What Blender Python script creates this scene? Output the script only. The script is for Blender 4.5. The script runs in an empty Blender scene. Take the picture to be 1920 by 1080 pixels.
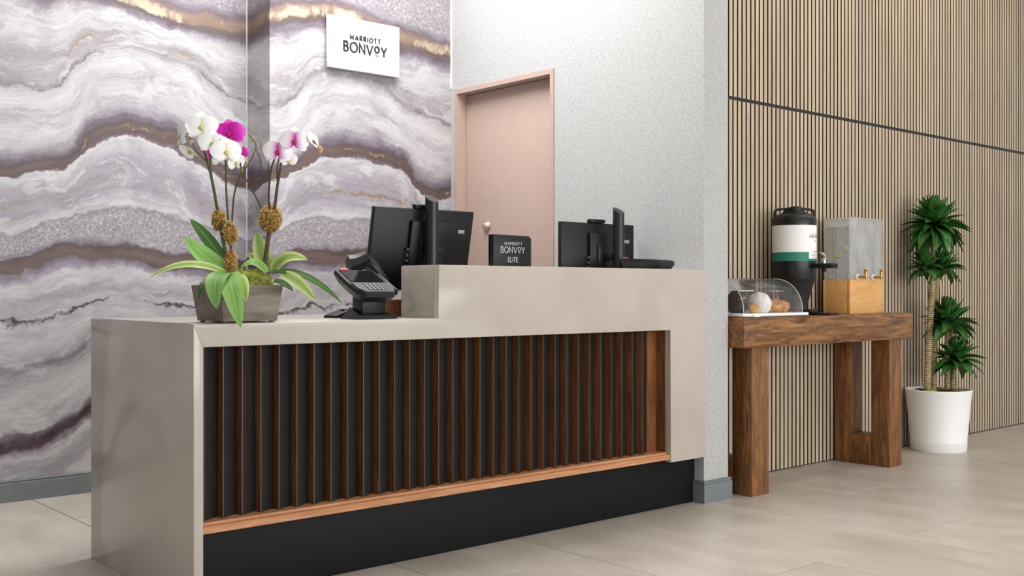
import bpy, bmesh, math, random
from mathutils import Vector, Matrix, noise
random.seed(7)
S = bpy.context.scene
COL = S.collection

# ------------------------------------------------------------------ camera
F = 2011.0; HY = 541.0; CH = 0.97
YAW = math.radians(48.711)
CA, SA = math.cos(YAW), math.sin(YAW)
cam = bpy.data.cameras.new('camera'); camo = bpy.data.objects.new('camera', cam); COL.objects.link(camo)
camo.location = (0, 0, CH); camo.rotation_euler = (math.pi/2, 0, YAW - math.pi/2)
cam.sensor_width = 36; cam.lens = 36*F/1920; cam.shift_y = (HY-540)/1920; cam.clip_start = 0.05
S.camera = camo
# ------------------------------------------------------------------ world, lights, exposure
w = bpy.data.worlds.new('world'); S.world = w; w.use_nodes = True
w.node_tree.nodes['Background'].inputs[0].default_value = (0.96, 0.98, 1.0, 1)
w.node_tree.nodes['Background'].inputs[1].default_value = 0.5
S.view_settings.view_transform = 'Standard'; S.view_settings.look = 'None'
S.view_settings.exposure = 0.0; S.view_settings.gamma = 1.0; S.view_settings.use_curve_mapping = False
def area(name, loc, target, sx, sy, power, color=(1, 1, 1)):
    l = bpy.data.lights.new(name, 'AREA'); l.shape = 'RECTANGLE'; l.size = sx; l.size_y = sy
    l.energy = power; l.color = color
    o = bpy.data.objects.new(name, l); COL.objects.link(o); o.location = loc
    d = Vector(target)-Vector(loc); o.rotation_euler = d.to_track_quat('-Z', 'Y').to_euler()
    return o
area('lobby_window_light', (3.8, -4.4, 1.5), (3.8, 3.4, 0.7), 8.0, 2.6, 360, (1, 0.998, 0.992))
area('lobby_ceiling_light', (4.8, 0.9, 3.42), (4.8, 0.9, 0), 5.6, 1.4, 25, (1, 0.99, 0.97))
area('desk_ceiling_light', (2.78, 4.0, 3.42), (2.78, 4.0, 0), 1.4, 1.3, 86, (1, 0.99, 0.98))
area('counter_downlight', (1.85, 3.3, 3.42), (1.9, 3.3, 0), 0.5, 0.5, 20, (1, 0.98, 0.95))
area('slat_wall_wash_light', (5.9, 2.5, 3.42), (5.9, 3.0, 0.6), 3.6, 0.25, 20, (1, 0.93, 0.82))

# ------------------------------------------------------------------ helpers
def ray_point(u, v, depth):
    """point at the given distance along the viewing axis, used to measure positions off the photo"""
    xr = (u-960)/F*depth
    return Vector((CA*depth+SA*xr, SA*depth-CA*xr, CH+(HY-v)/F*depth))
def lin(h, a=1.0):
    h = h.lstrip('#'); r = []
    for i in (0, 2, 4):
        c = int(h[i:i+2], 16)/255
        r.append(c/12.92 if c <= 0.04045 else ((c+0.055)/1.055)**2.4)
    return (*r, a)
def tag(o, label=None, cat=None, group=None, kind=None):
    if label: o['label'] = label
    if cat: o['category'] = cat
    if group: o['group'] = group
    if kind: o['kind'] = kind
    return o
def empty(name, loc=(0, 0, 0), rz=0.0):
    o = bpy.data.objects.new(name, None); COL.objects.link(o); o.location = loc; o.rotation_euler = (0, 0, rz)
    o.empty_display_size = 0.05
    return o
def link(name, me, parent=None, loc=None):
    o = bpy.data.objects.new(name, me); COL.objects.link(o)
    if parent: o.parent = parent
    if loc is not None: o.location = loc
    return o
def build(name, bm, mats, parent=None, loc=None, smooth=False):
    bmesh.ops.recalc_face_normals(bm, faces=bm.faces)
    me = bpy.data.meshes.new(name); bm.to_mesh(me); bm.free()
    for m in (mats if isinstance(mats, (list, tuple)) else [mats]): me.materials.append(m)
    if smooth:
        for p in me.polygons: p.use_smooth = True
        if smooth != 'all':
            try: me.set_sharp_from_angle(angle=math.radians(smooth if isinstance(smooth, (int, float)) and smooth > 1 else 40))
            except Exception: pass
    return link(name, me, parent, loc)
def box(bm, x0, x1, y0, y1, z0, z1, mi=0):
    vs = [bm.verts.new((x, y, z)) for x in (x0, x1) for y in (y0, y1) for z in (z0, z1)]
    for q in ((0, 1, 3, 2), (4, 6, 7, 5), (0, 4, 5, 1), (2, 3, 7, 6), (0, 2, 6, 4), (1, 5, 7, 3)):
        f = bm.faces.new([vs[i] for i in q]); f.material_index = mi
    return vs
def bevel(bm, off, seg=2):
    bmesh.ops.bevel(bm, geom=list(bm.edges), offset=off, segments=seg, affect='EDGES', profile=0.5, clamp_overlap=True)
def bxo(name, b, mat, parent=None, bev=0.0, seg=2, loc=None):
    bm = bmesh.new(); box(bm, *b)
    if bev: bevel(bm, bev, seg)
    return build(name, bm, mat, parent, loc, smooth=35 if bev else False)
def prism(bm, pts, axis, a0, a1, mi=0):
    """extrude a closed outline; axis 'y' takes (x,z) points, 'x' takes (y,z), 'z' takes (x,y)"""
    def P(p, a): return {'y': (p[0], a, p[1]), 'x': (a, p[0], p[1]), 'z': (p[0], p[1], a)}[axis]
    A = [bm.verts.new(P(p, a0)) for p in pts]; B = [bm.verts.new(P(p, a1)) for p in pts]; n = len(pts)
    fs = [bm.faces.new(A), bm.faces.new(B[::-1])]
    for i in range(n): fs.append(bm.faces.new((A[i], A[(i+1) % n], B[(i+1) % n], B[i])))
    for f in fs: f.material_index = mi
    return fs
def lathe(bm, prof, n=40, c=(0, 0), mi=0, sx=1.0, sy=1.0, cap=True):
    rings = []
    for r, z in prof:
        if r < 1e-6: rings.append([bm.verts.new((c[0], c[1], z))])
        else: rings.append([bm.verts.new((c[0]+r*sx*math.cos(2*math.pi*i/n), c[1]+r*sy*math.sin(2*math.pi*i/n), z)) for i in range(n)])
    for a, b in zip(rings, rings[1:]):
        for i in range(n):
            j = (i+1) % n
            if len(a) == 1 and len(b) == 1: continue
            if len(a) == 1: f = bm.faces.new((a[0], b[i], b[j]))
            elif len(b) == 1: f = bm.faces.new((a[i], b[0], a[j]))
            else: f = bm.faces.new((a[i], b[i], b[j], a[j]))
            f.material_index = mi
    if cap:
        for r in (rings[0], rings[-1]):
            if len(r) > 2: bm.faces.new(r).material_index = mi
def tube(bm, pts, r0, r1=None, n=8, mi=0, smoothn=0):
    pts = [Vector(p) for p in pts]
    if smoothn:
        out = []
        for i in range(len(pts)-1):
            p0 = pts[max(i-1, 0)]; p1 = pts[i]; p2 = pts[i+1]; p3 = pts[min(i+2, len(pts)-1)]
            for k in range(smoothn):
                t = k/smoothn
                out.append(0.5*((2*p1)+(p2-p0)*t+(2*p0-5*p1+4*p2-p3)*t*t+(3*p1-p0-3*p2+p3)*t**3))
        out.append(pts[-1]); pts = out
    if r1 is None: r1 = r0
    N = len(pts); rings = []; up = None
    for i, p in enumerate(pts):
        t = (pts[min(i+1, N-1)]-pts[max(i-1, 0)]).normalized()
        if up is None: up = t.orthogonal().normalized()
        up = (up-t*up.dot(t)).normalized(); s = t.cross(up); r = r0+(r1-r0)*i/(N-1)
        rings.append([bm.verts.new(p+r*(math.cos(2*math.pi*k/n)*up+math.sin(2*math.pi*k/n)*s)) for k in range(n)])
    for a, b in zip(rings, rings[1:]):
        for k in range(n): bm.faces.new((a[k], a[(k+1) % n], b[(k+1) % n], b[k])).material_index = mi
    bm.faces.new(rings[0][::-1]).material_index = mi; bm.faces.new(rings[-1]).material_index = mi
def blade(bm, spine, width, nrm, thick=0.0012, fold=0.12, prof=None, mi=0):
    """closed thin leaf or petal along a spine; uv.x across, uv.y along"""
    uv = bm.loops.layers.uv.verify()
    spine = [Vector(p) for p in spine]; N = len(spine); rows = []; nrm = Vector(nrm)
    prof = prof or (lambda t: math.sin(math.pi*min(1, 0.08+0.92*t)**0.75)**0.7)
    for i, p in enumerate(spine):
        t = i/(N-1); tan = (spine[min(i+1, N-1)]-spine[max(i-1, 0)]).normalized()
        side = tan.cross(nrm)
        side = side.normalized() if side.length > 1e-6 else tan.orthogonal().normalized()
        nn = side.cross(tan).normalized(); w_ = max(width*0.5*prof(t), 0.0006)
        L = bm.verts.new(p-side*w_+nn*w_*fold); R = bm.verts.new(p+side*w_+nn*w_*fold)
        T = bm.verts.new(p+nn*thick); B = bm.verts.new(p-nn*thick)
        rows.append((L, T, R, B, t))
    def face(vs, uvs):
        f = bm.faces.new(vs); f.material_index = mi
        for l, c in zip(f.loops, uvs): l[uv].uv = c
    for a, b in zip(rows, rows[1:]):
        for i, j, ua, ub in ((0, 1, 0, .5), (1, 2, .5, 1), (2, 3, 1, .5), (3, 0, .5, 0)):
            face((a[i], a[j], b[j], b[i]), ((ua, a[4]), (ub, a[4]), (ub, b[4]), (ua, b[4])))
    bm.faces.new(rows[0][:4][::-1]); bm.faces.new(rows[-1][:4])
def bez(a, b, c, n=10):
    a, b, c = Vector(a), Vector(b), Vector(c)
    return [(1-t)**2*a+2*t*(1-t)*b+t*t*c for t in [i/n for i in range(n+1)]]

# ------------------------------------------------------------------ materials
class NT:
    def __init__(s, name):
        s.m = bpy.data.materials.new(name); s.m.use_nodes = True; s.t = s.m.node_tree; s.n = s.t.nodes; s.l = s.t.links
        s.b = s.n['Principled BSDF']
    def node(s, ty, **kw):
        n = s.n.new(ty)
        for k, v in kw.items(): setattr(n, k, v)
        return n
    def put(s, sock, v):
        if hasattr(v, 'is_linked') or hasattr(v, 'links'): s.l.new(v, sock)
        else: sock.default_value = v
    def math(s, op, a, b=None, clamp=False):
        n = s.node('ShaderNodeMath', operation=op, use_clamp=clamp); s.put(n.inputs[0], a)
        if b is not None: s.put(n.inputs[1], b)
        return n.outputs[0]
    def noise(s, vec, scale, detail=4, rough=0.55, dist=0.0):
        n = s.node('ShaderNodeTexNoise'); s.put(n.inputs['Vector'], vec)
        n.inputs['Scale'].default_value = scale; n.inputs['Detail'].default_value = detail
        n.inputs['Roughness'].default_value = rough; n.inputs['Distortion'].default_value = dist
        return n.outputs[0]
    def ramp(s, fac, stops, interp='LINEAR'):
        n = s.node('ShaderNodeValToRGB'); n.color_ramp.interpolation = interp; e = n.color_ramp.elements
        while len(e) < len(stops): e.new(0.5)
        for el, (p, c) in zip(e, stops): el.position = p; el.color = c if len(c) == 4 else (*c, 1)
        s.put(n.inputs[0], fac); return n.outputs[0]
    def mix(s, fac, a, b, mode='MIX'):
        n = s.node('ShaderNodeMix', data_type='RGBA', blend_type=mode); s.put(n.inputs[0], fac); s.put(n.inputs[6], a); s.put(n.inputs[7], b)
        return n.outputs[2]
    def mapping(s, vec, scale=(1, 1, 1), loc=(0, 0, 0), rot=(0, 0, 0)):
        n = s.node('ShaderNodeMapping'); s.put(n.inputs[0], vec); n.inputs['Scale'].default_value = scale
        n.inputs['Location'].default_value = loc; n.inputs['Rotation'].default_value = rot; return n.outputs[0]
    def obj(s): return s.node('ShaderNodeTexCoord').outputs['Object']
    def uv(s): return s.node('ShaderNodeTexCoord').outputs['UV']
    def rnd(s): return s.node('ShaderNodeObjectInfo').outputs['Random']
    def bump(s, h, strength, dist=0.01):
        n = s.node('ShaderNodeBump'); n.inputs['Strength'].default_value = strength; n.inputs['Distance'].default_value = dist
        s.put(n.inputs['Height'], h); s.l.new(n.outputs[0], s.b.inputs['Normal'])
    def set(s, color=None, rough=None, metal=None, spec=None, **kw):
        if color is not None: s.put(s.b.inputs['Base Color'], color)
        if rough is not None: s.put(s.b.inputs['Roughness'], rough)
        if metal is not None: s.b.inputs['Metallic'].default_value = metal
        if spec is not None: s.b.inputs['Specular IOR Level'].default_value = spec
        for k, v in kw.items(): s.put(s.b.inputs[k], v)
        return s.m
def plain(name, hexc, rough=0.5, metal=0.0, spec=0.5, var=0.06, scale=14):
    """solid colour with a faint procedural unevenness"""
    N = NT(name); c = lin(hexc); o = N.obj(); f = N.noise(o, scale, 3)
    a = tuple(x*(1-var) for x in c[:3])+(1,); b = tuple(min(1, x*(1+var)) for x in c[:3])+(1,)
    return N.set(N.ramp(f, [(0.3, a), (0.7, b)]), rough, metal, spec)
def wood(name, cols, axis='x', scale=1.0, rough=0.45, spec=0.4, stretch=9, knots=0.0, rnd_amt=0.25):
    N = NT(name); o = N.obj(); r = N.rnd()
    off = N.node('ShaderNodeCombineXYZ'); 
    for i in range(3): N.put(off.inputs[i], N.math('MULTIPLY', r, 7.3+3.1*i))
    ad = N.node('ShaderNodeVectorMath', operation='ADD'); N.put(ad.inputs[0], o); N.put(ad.inputs[1], off.outputs[0])
    sc = {'x': (1/stretch, 1, 1), 'y': (1, 1/stretch, 1), 'z': (1, 1, 1/stretch)}[axis]
    mp = N.mapping(ad.outputs[0], tuple(k*22*scale for k in sc))
    g = N.noise(mp, 1.0, 7, 0.62, 1.2)
    fine = N.noise(N.mapping(ad.outputs[0], tuple(k*130*scale for k in sc)), 1.0, 3, 0.6)
    g2 = N.math('ADD', N.math('MULTIPLY', g, 0.78), N.math('MULTIPLY', fine, 0.22))
    c = N.ramp(g2, [(0.28, lin(cols[0])), (0.45, lin(cols[1])), (0.58, lin(cols[2])), (0.75, lin(cols[3]))])
    if knots:
        kn = N.noise(N.mapping(ad.outputs[0], tuple(k*9*scale for k in {'x': (.35, 1, 1), 'y': (1, .35, 1), 'z': (1, 1, .35)}[axis])), 1.0, 3, 0.5, 0.6)
        c = N.mix(N.math('MULTIPLY', N.ramp(kn, [(0.62, (0, 0, 0)), (0.74, (1, 1, 1))]), knots), c, lin('#2c1b10'))
    v = N.math('ADD', N.math('MULTIPLY', r, rnd_amt), 1-rnd_amt/2)
    hs = N.node('ShaderNodeHueSaturation'); N.put(hs.inputs['Value'], v); N.put(hs.inputs['Color'], c)
    N.bump(g2, 0.12, 0.004)
    return N.set(hs.outputs[0], rough, 0, spec)

# --- marble print wallpaper: bands that follow the curves of the print
CURV = {
'C0': [(1.459,.245),(1.597,.265),(1.716,.294),(1.814,.354),(1.859,.401),(2.018,.415),(2.289,.342),(2.685,.101),(2.999,.15),(3.272,.237),(3.556,.213),(3.863,.06),(4.113,.03)],
'C1': [(1.459,.806),(1.597,.813),(1.741,.847),(1.864,.896),(1.992,.903),(2.206,.89),(2.317,.879),(2.549,.834),(2.685,.81),(2.917,.832),(3.03,.854),(3.124,.884),(3.22,.888),(3.486,.88),(3.771,.838),(4.113,.818)],
'C2': [(1.459,1.057),(1.597,1.09),(1.692,1.134),(1.941,1.139),(2.206,1.105),(2.403,1.081),(2.685,1.071),(2.938,1.095),(3.073,1.136),(3.213,1.139),(3.358,1.133),(3.626,1.15),(4.113,1.128)],
'C3': [(1.459,1.512),(1.597,1.535),(1.741,1.578),(1.802,1.641),(1.864,1.71),(1.992,1.758),(2.124,1.771),(2.289,1.732),(2.49,1.624),(2.579,1.57),(2.685,1.521),(2.865,1.534),(2.99,1.556),(3.098,1.616),(3.184,1.679),(3.272,1.712),(3.408,1.726),(3.556,1.716),(3.665,1.689),(3.785,1.633),(3.863,1.542),(3.996,1.504),(4.113,1.526)],
'C4': [(1.459,1.912),(1.597,1.9),(1.741,1.948),(1.79,2.),(1.839,2.075),(1.89,2.115),(1.992,2.148),(2.206,2.146),(2.403,2.093),(2.519,2.021),(2.609,1.982),(2.685,1.968),(2.917,1.9),(3.03,1.936),(3.092,1.984),(3.139,2.06),(3.187,2.105),(3.351,2.138),(3.626,2.108),(3.771,2.006),(3.92,1.962),(4.113,1.921)],
'C5': [(1.459,2.418),(1.692,2.414),(1.941,2.385),(2.071,2.369),(2.233,2.336),(2.49,2.314),(2.685,2.317),(2.808,2.339),(2.917,2.352),(3.092,2.397),(3.252,2.419),(3.486,2.395),(3.701,2.352),(3.92,2.318),(4.113,2.321)],
}
def marble_print():
    N = NT('marble_print_wallpaper'); uv = N.uv()
    def warp(vec, scale, amp, detail, off, sx=1.0):
        n = N.node('ShaderNodeTexNoise'); N.put(n.inputs['Vector'], N.mapping(vec, (sx, 1, 1), off)); n.inputs['Scale'].default_value = scale
        n.inputs['Detail'].default_value = detail; n.inputs['Roughness'].default_value = 0.6
        a = N.node('ShaderNodeVectorMath', operation='SUBTRACT'); N.put(a.inputs[0], n.outputs[1]); a.inputs[1].default_value = (.5, .5, .5)
        b = N.node('ShaderNodeVectorMath', operation='SCALE'); N.put(b.inputs[0], a.outputs[0]); b.inputs['Scale'].default_value = amp
        c = N.node('ShaderNodeVectorMath', operation='ADD'); N.put(c.inputs[0], vec); N.put(c.inputs[1], b.outputs[0])
        return c.outputs[0]
    v1 = warp(uv, 3.2, 0.085, 2, (3, 1, 0))
    v2 = warp(v1, 9, 0.075, 6, (0, 7, 0))
    v3 = warp(v2, 30, 0.032, 8, (5, 2, 0))
    sep = N.node('ShaderNodeSeparateXYZ'); N.put(sep.inputs[0], v3); s_, z_ = sep.outputs[0], sep.outputs[1]
    s0, s1, ZM = 0.4, 4.5, 3.6
    sn = N.math('DIVIDE', N.math('SUBTRACT', s_, s0), s1-s0, True); zn = N.math('DIVIDE', z_, ZM)
    def curve(pts):
        n = N.node('ShaderNodeFloatCurve'); cu = n.mapping.curves[0]
        per = 1.32; ext = [(a-per, b) for a, b in pts if a-per > s0 and a-per < pts[0][0]-0.06]
        P = ext+list(pts)
        P = [((a-s0)/(s1-s0), b/ZM) for a, b in P]
        cu.points[0].location = (0, P[0][1]); cu.points[1].location = (1, P[-1][1])
        for a, b in P: cu.points.new(a, b)
        n.mapping.update(); N.put(n.inputs['Value'], sn); return n.outputs[0]
    cs = [curve(CURV['C%d' % i]) for i in range(6)]
    lo = N.math('SUBTRACT', cs[0], 0.45/ZM); hi = N.math('ADD', cs[5], 0.62/ZM)
    cs = [lo]+cs+[hi]; t = None
    for a, b in zip(cs, cs[1:]):
        d = N.math('DIVIDE', N.math('SUBTRACT', zn, a), N.math('SUBTRACT', b, a), True)
        t = d if t is None else N.math('ADD', t, d)
    # thin flow lines follow the bands
    cmb = N.node('ShaderNodeCombineXYZ'); N.put(cmb.inputs[0], s_); N.put(cmb.inputs[1], N.math('MULTIPLY', t, 9.0))
    flow = N.noise(cmb.outputs[0], 1.6, 6, 0.62, 0.3)
    t2 = N.math('ADD', t, N.math('MULTIPLY', N.math('SUBTRACT', flow, 0.5), 0.10))
    W, LG, G, LV = '#e8e6e6', '#cdcacb', '#b5b1b5', '#c2bcc4'
    stops = [(0, LG), (.35, W), (.7, LG), (.84, W), (.90, '#a79ca4'), (.94, '#6f5a60'), (1.0, '#5d4a4d'), (1.07, '#8b7f88'), (1.12, '#dedcdc'), (1.4, W), (1.55, LG),
             (1.64, '#a9a6a9'), (1.67, LG), (1.9, W), (2.1, '#dcd9d8'), (2.3, LG), (2.5, '#e4e2e1'), (2.66, W), (2.76, '#b3a9b6'), (2.86, '#9c919d'), (2.90, '#7d6965'), (3.02, '#85716a'), (3.07, '#6d5a59'), (3.10, '#aaa2aa'),
             (3.32, '#b5afb3'), (3.345, '#847c82'), (3.37, W), (3.5, LV), (3.62, G), (3.74, LV), (3.84, '#dddadb'), (3.90, W)]
    stops2 = [(3.90, W), (3.915, '#8f8189'), (3.94, '#75625f'), (4.0, '#816c64'), (4.045, '#6f6064'), (4.10, '#857a83'), (4.17, '#aca4ae'), (4.25, '#cfcbce'), (4.42, W), (4.62, '#d6d3d4'), (4.78, '#f0efee'), (4.9, '#dedbdb'), (4.96, '#c9c4c6'), (5.0, '#b1abae'), (5.04, LG), (5.25, '#c4bfc2'),
              (5.42, '#e3e1e0'), (5.6, W), (5.72, LG), (5.8, '#a39aa4'), (5.88, '#7f7379'), (5.97, '#86726b'), (6.05, '#b49a86'), (6.12, '#8a7c84'), (6.18, '#aca5ac'), (6.5, '#bab5ba'), (6.6, W), (7, LG)]
    c1 = N.ramp(N.math('DIVIDE', t2, 3.9, True), [(p/3.9, lin(c)) for p, c in stops])
    c2 = N.ramp(N.math('DIVIDE', N.math('SUBTRACT', t2, 3.9), 3.1, True), [((p-3.9)/3.1, lin(c)) for p, c in stops2])
    c = N.mix(N.math('GREATER_THAN', t2, 3.9), c1, c2)
    # soft cloudiness and flow streaks
    bsp = N.node('ShaderNodeCombineXYZ'); N.put(bsp.inputs[0], s_); N.put(bsp.inputs[1], N.math('MULTIPLY', t, 1.0))
    cloud = N.noise(bsp.outputs[0], 4.0, 7, 0.64, 0.8)
    c = N.mix(N.ramp(cloud, [(0.44, (0, 0, 0)), (0.70, (.62, .62, .62))]), c, lin('#b7b2b7'), 'MULTIPLY')
    cloud2 = N.noise(N.mapping(bsp.outputs[0], (1, 1, 1), (4, 4, 0)), 5.0, 8, 0.68, 1.0)
    bw = N.node('ShaderNodeRGBToBW'); N.put(bw.inputs[0], c)
    c = N.mix(N.math('MULTIPLY', N.ramp(cloud2, [(0.52, (0, 0, 0)), (0.60, (.6, .6, .6))]), N.ramp(bw.outputs[0], [(.30, (0, 0, 0)), (.5, (1, 1, 1))])), c, lin('#f2f1f0'), 'LIGHTEN')
    streak = N.noise(N.mapping(cmb.outputs[0], (1.6, 4, 1)), 1.3, 6, 0.66)
    c = N.mix(N.ramp(streak, [(0.50, (0, 0, 0)), (0.58, (.28, .28, .28)), (0.62, (.05, .05, .05)), (0.72, (.4, .4, .4))]), c, lin('#a8a2a8'), 'MULTIPLY')
    def bandmask(a, b, soft=0.05):
        up = N.math('DIVIDE', N.math('SUBTRACT', t2, a), soft, True); dn = N.math('DIVIDE', N.math('SUBTRACT', b, t2), soft, True)
        return N.math('MULTIPLY', up, dn)
    # crystalline grain in the agate zones
    vor = N.node('ShaderNodeTexVoronoi', feature='SMOOTH_F1'); N.put(vor.inputs['Vector'], v2); vor.inputs['Scale'].default_value = 105
    g = N.noise(v2, 60, 6, 0.8, 1.5)
    gm = N.ramp(N.math('ADD', N.math('MULTIPLY', vor.outputs[0], 0.7), N.math('MULTIPLY', g, 0.5)), [(0.34, lin('#958d92')), (0.52, lin('#b2abb0')), (0.74, lin('#d9d6d7'))])
    c = N.mix(N.math('MULTIPLY', N.math('ADD', bandmask(3.09, 3.36, .03), bandmask(6.16, 6.6)), 0.8), c, gm)
    # fine veins
    def vein(t0, width, amp, col, gate, sc=6.0):
        n = N.noise(N.mapping(uv, (1, 1, 1), (t0*5, 2, 0)), sc, 8, 0.72, 0.6)
        d = N.math('ABSOLUTE', N.math('ADD', N.math('SUBTRACT', t, t0), N.math('MULTIPLY', N.math('SUBTRACT', n, 0.5), amp)))
        m = N.math('SUBTRACT', 1.0, N.math('DIVIDE', d, width, True))
        gt = N.noise(N.mapping(uv, (1, .4, 1), (t0*3, 9, 0)), 3.0, 5, 0.7)
        m = N.math('MULTIPLY', N.math('POWER', m, 0.6), N.ramp(gt, [(gate, (0, 0, 0)), (gate+0.07, (1, 1, 1))]))
        nonlocal c
        c = N.mix(m, c, lin(col))
    vein(2.02, 0.035, 0.22, '#3f3430', 0.44)
    vein(3.60, 0.018, 0.24, '#a98b66', 0.50)
    vein(3.99, 0.016, 0.14, '#c9ad88', 0.54)
    vein(4.97, 0.016, 0.16, '#8d7f78', 0.48)
    vein(5.20, 0.018, 0.25, '#b8946a', 0.54)
    vein(6.02, 0.06, 0.22, '#f0dcbc', 0.49)
    vein(1.02, 0.03, 0.14, '#473537', 0.46)
    c = N.mix(1.0, c, lin('#d0d0d3'), 'MULTIPLY')
    return N.set(c, 0.42, 0, 0.35)
MARBLE = marble_print()
def stone_mat():
    N = NT('beige_quartz'); o = N.obj()
    a = N.noise(o, 3.0, 4, 0.6, 0.4); b = N.noise(o, 420, 2, 0.6)
    c = N.ramp(a, [(0.3, lin('#b3aaa0')), (0.7, lin('#beb6ac'))])
    c = N.mix(N.ramp(b, [(0.35, (.10, .10, .10)), (0.5, (0, 0, 0))]), c, lin('#8a8075'))
    return N.set(c, 0.16, 0, 0.45)
STONE = stone_mat()
def tile_mat():
    N = NT('beige_floor_tile'); o = N.obj(); r = N.rnd()
    off = N.node('ShaderNodeCombineXYZ'); N.put(off.inputs[0], N.math('MULTIPLY', r, 31)); N.put(off.inputs[1], N.math('MULTIPLY', r, 17))
    ad = N.node('ShaderNodeVectorMath', operation='ADD'); N.put(ad.inputs[0], o); N.put(ad.inputs[1], off.outputs[0])
    a = N.noise(N.mapping(ad.outputs[0], (2.2, 1.0, 1)), 2.2, 6, 0.62, 0.5); b = N.noise(ad.outputs[0], 60, 3, 0.6)
    f = N.math('ADD', N.math('MULTIPLY', a, 0.9), N.math('MULTIPLY', b, 0.1))
    c = N.ramp(f, [(0.32, lin('#aea59a')), (0.5, lin('#b9b0a6')), (0.68, lin('#c3bab1'))])
    hs = N.node('ShaderNodeHueSaturation'); N.put(hs.inputs['Value'], N.math('ADD', N.math('MULTIPLY', r, 0.06), 0.97)); N.put(hs.inputs['Color'], c)
    return N.set(hs.outputs[0], N.math('ADD', N.math('MULTIPLY', a, 0.15), 0.27), 0, 0.4)
TILE = tile_mat()
def vinyl_mat():
    N = NT('woven_vinyl_wallcovering'); o = N.obj()
    h = N.noise(N.mapping(o, (60, 60, 190)), 1.0, 3, 0.6, 0.6)
    c = N.ramp(h, [(0.3, lin('#a2a4a5')), (0.6, lin('#bababa'))]); N.bump(h, 0.35, 0.004)
    return N.set(c, 0.7, 0, 0.2)
VINYL = vinyl_mat()
SLATW = wood('pale_oak_slat', ['#a69480', '#b5a48e', '#c2b19a', '#cebea8'], 'z', 1.4, 0.55, 0.25, 14, 0, 0.16)
WALNUT = wood('walnut', ['#4a2a18', '#6b4126', '#865533', '#9c6a44'], 'z', 1.5, 0.4, 0.35, 12, 0, 0.35)
SILLW = wood('oiled_sapele', ['#a06a45', '#b47d56', '#c28c65', '#d09c76'], 'x', 1.6, 0.45, 0.35, 10, 0, 0.05)
TABLEH = wood('reclaimed_oak_beam', ['#3b2414', '#6e4a2c', '#94683f', '#b98a5a'], 'x', 1.7, 0.42, 0.35, 10, 0.75, 0.06)
TABLEV = wood('reclaimed_oak_post', ['#3f2615', '#6b4629', '#8d6038', '#ab7b4c'], 'z', 1.7, 0.42, 0.35, 10, 0.6, 0.06)
HONEY = wood('honey_maple', ['#cb9355', '#d8a464', '#e1b172', '#ebc186'], 'x', 1.0, 0.45, 0.35, 7, 0, 0.12)
GREYWOOD = wood('grey_weathered_wood', ['#5f564d', '#776d63', '#877d73', '#9a9086'], 'x', 1.3, 0.6, 0.25, 14, 0, 0.08)
CHAR = plain('charcoal_laminate', '#232220', 0.42, 0, 0.35)
CHAREDGE = plain('grey_laminate_edge', '#45413b', 0.4)
BLACKKICK = plain('black_toe_kick', '#111112', 0.6, 0, 0.2)
FELT = plain('dark_backing_felt', '#1d1711', 0.95, 0, 0.1)
BLACKTRIM = plain('black_metal_trim', '#211f1d', 0.4)
BASEB = plain('grey_vinyl_baseboard', '#747b7c', 0.5, 0, 0.3)
DOORM = plain('blush_door_paint', '#b49d93', 0.45, 0, 0.35, 0.02)
GROUT = plain('grout', '#6b6158', 0.9)
CEILM = plain('ceiling_paint', '#e6e4e0', 0.9)
WHITEP = plain('white_acrylic_panel', '#f3f3f2', 0.3, 0, 0.4, 0.01)
INK = plain('black_letter', '#1b1a1a', 0.4)
ORANGE = plain('orange_accent', '#c9875a', 0.5)
BLACKPL = plain('black_plastic', '#101011', 0.45, 0, 0.35)
BLACKPL2 = plain('satin_black_plastic', '#19191a', 0.36, 0, 0.4)
DARKGREY = plain('dark_grey_plastic', '#3a3b3e', 0.55)
GREYB = plain('silver_badge', '#9a9a98', 0.4)
SILVERINK = plain('silver_letter', '#c9c9c7', 0.45)
SCREEN = plain('dark_glass_screen', '#0c0c0e', 0.12, 0, 0.6)
KEYW = plain('white_key_print', '#d8d8d8', 0.5)
def red_led():
    N = NT('red_indicator'); return N.set(lin('#d0605a'), 0.4, 0, 0.5)
REDP = red_led()
CHROME = plain('chrome', '#c8c8c8', 0.18, 1.0, 0.5)
BRASS = plain('brass', '#c79a52', 0.25, 1.0, 0.5)
WHITEPOT = plain('white_plastic_pot', '#f4f4f4', 0.4, 0, 0.4, 0.01)
SOIL = plain('dark_soil', '#3d3226', 0.95, 0, 0.1, 0.3, 60)
PEBBLE = plain('tan_pebble', '#8d7c58', 0.8, 0, 0.2, 0.25, 40)
LABELW = plain('white_label', '#f0efed', 0.5, 0, 0.3, 0.01)
GREENB = plain('teal_green_band', '#2f7f6c', 0.5, 0, 0.3, 0.03)
PORC = plain('white_porcelain', '#f2f1ef', 0.25, 0, 0.5, 0.01)
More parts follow.
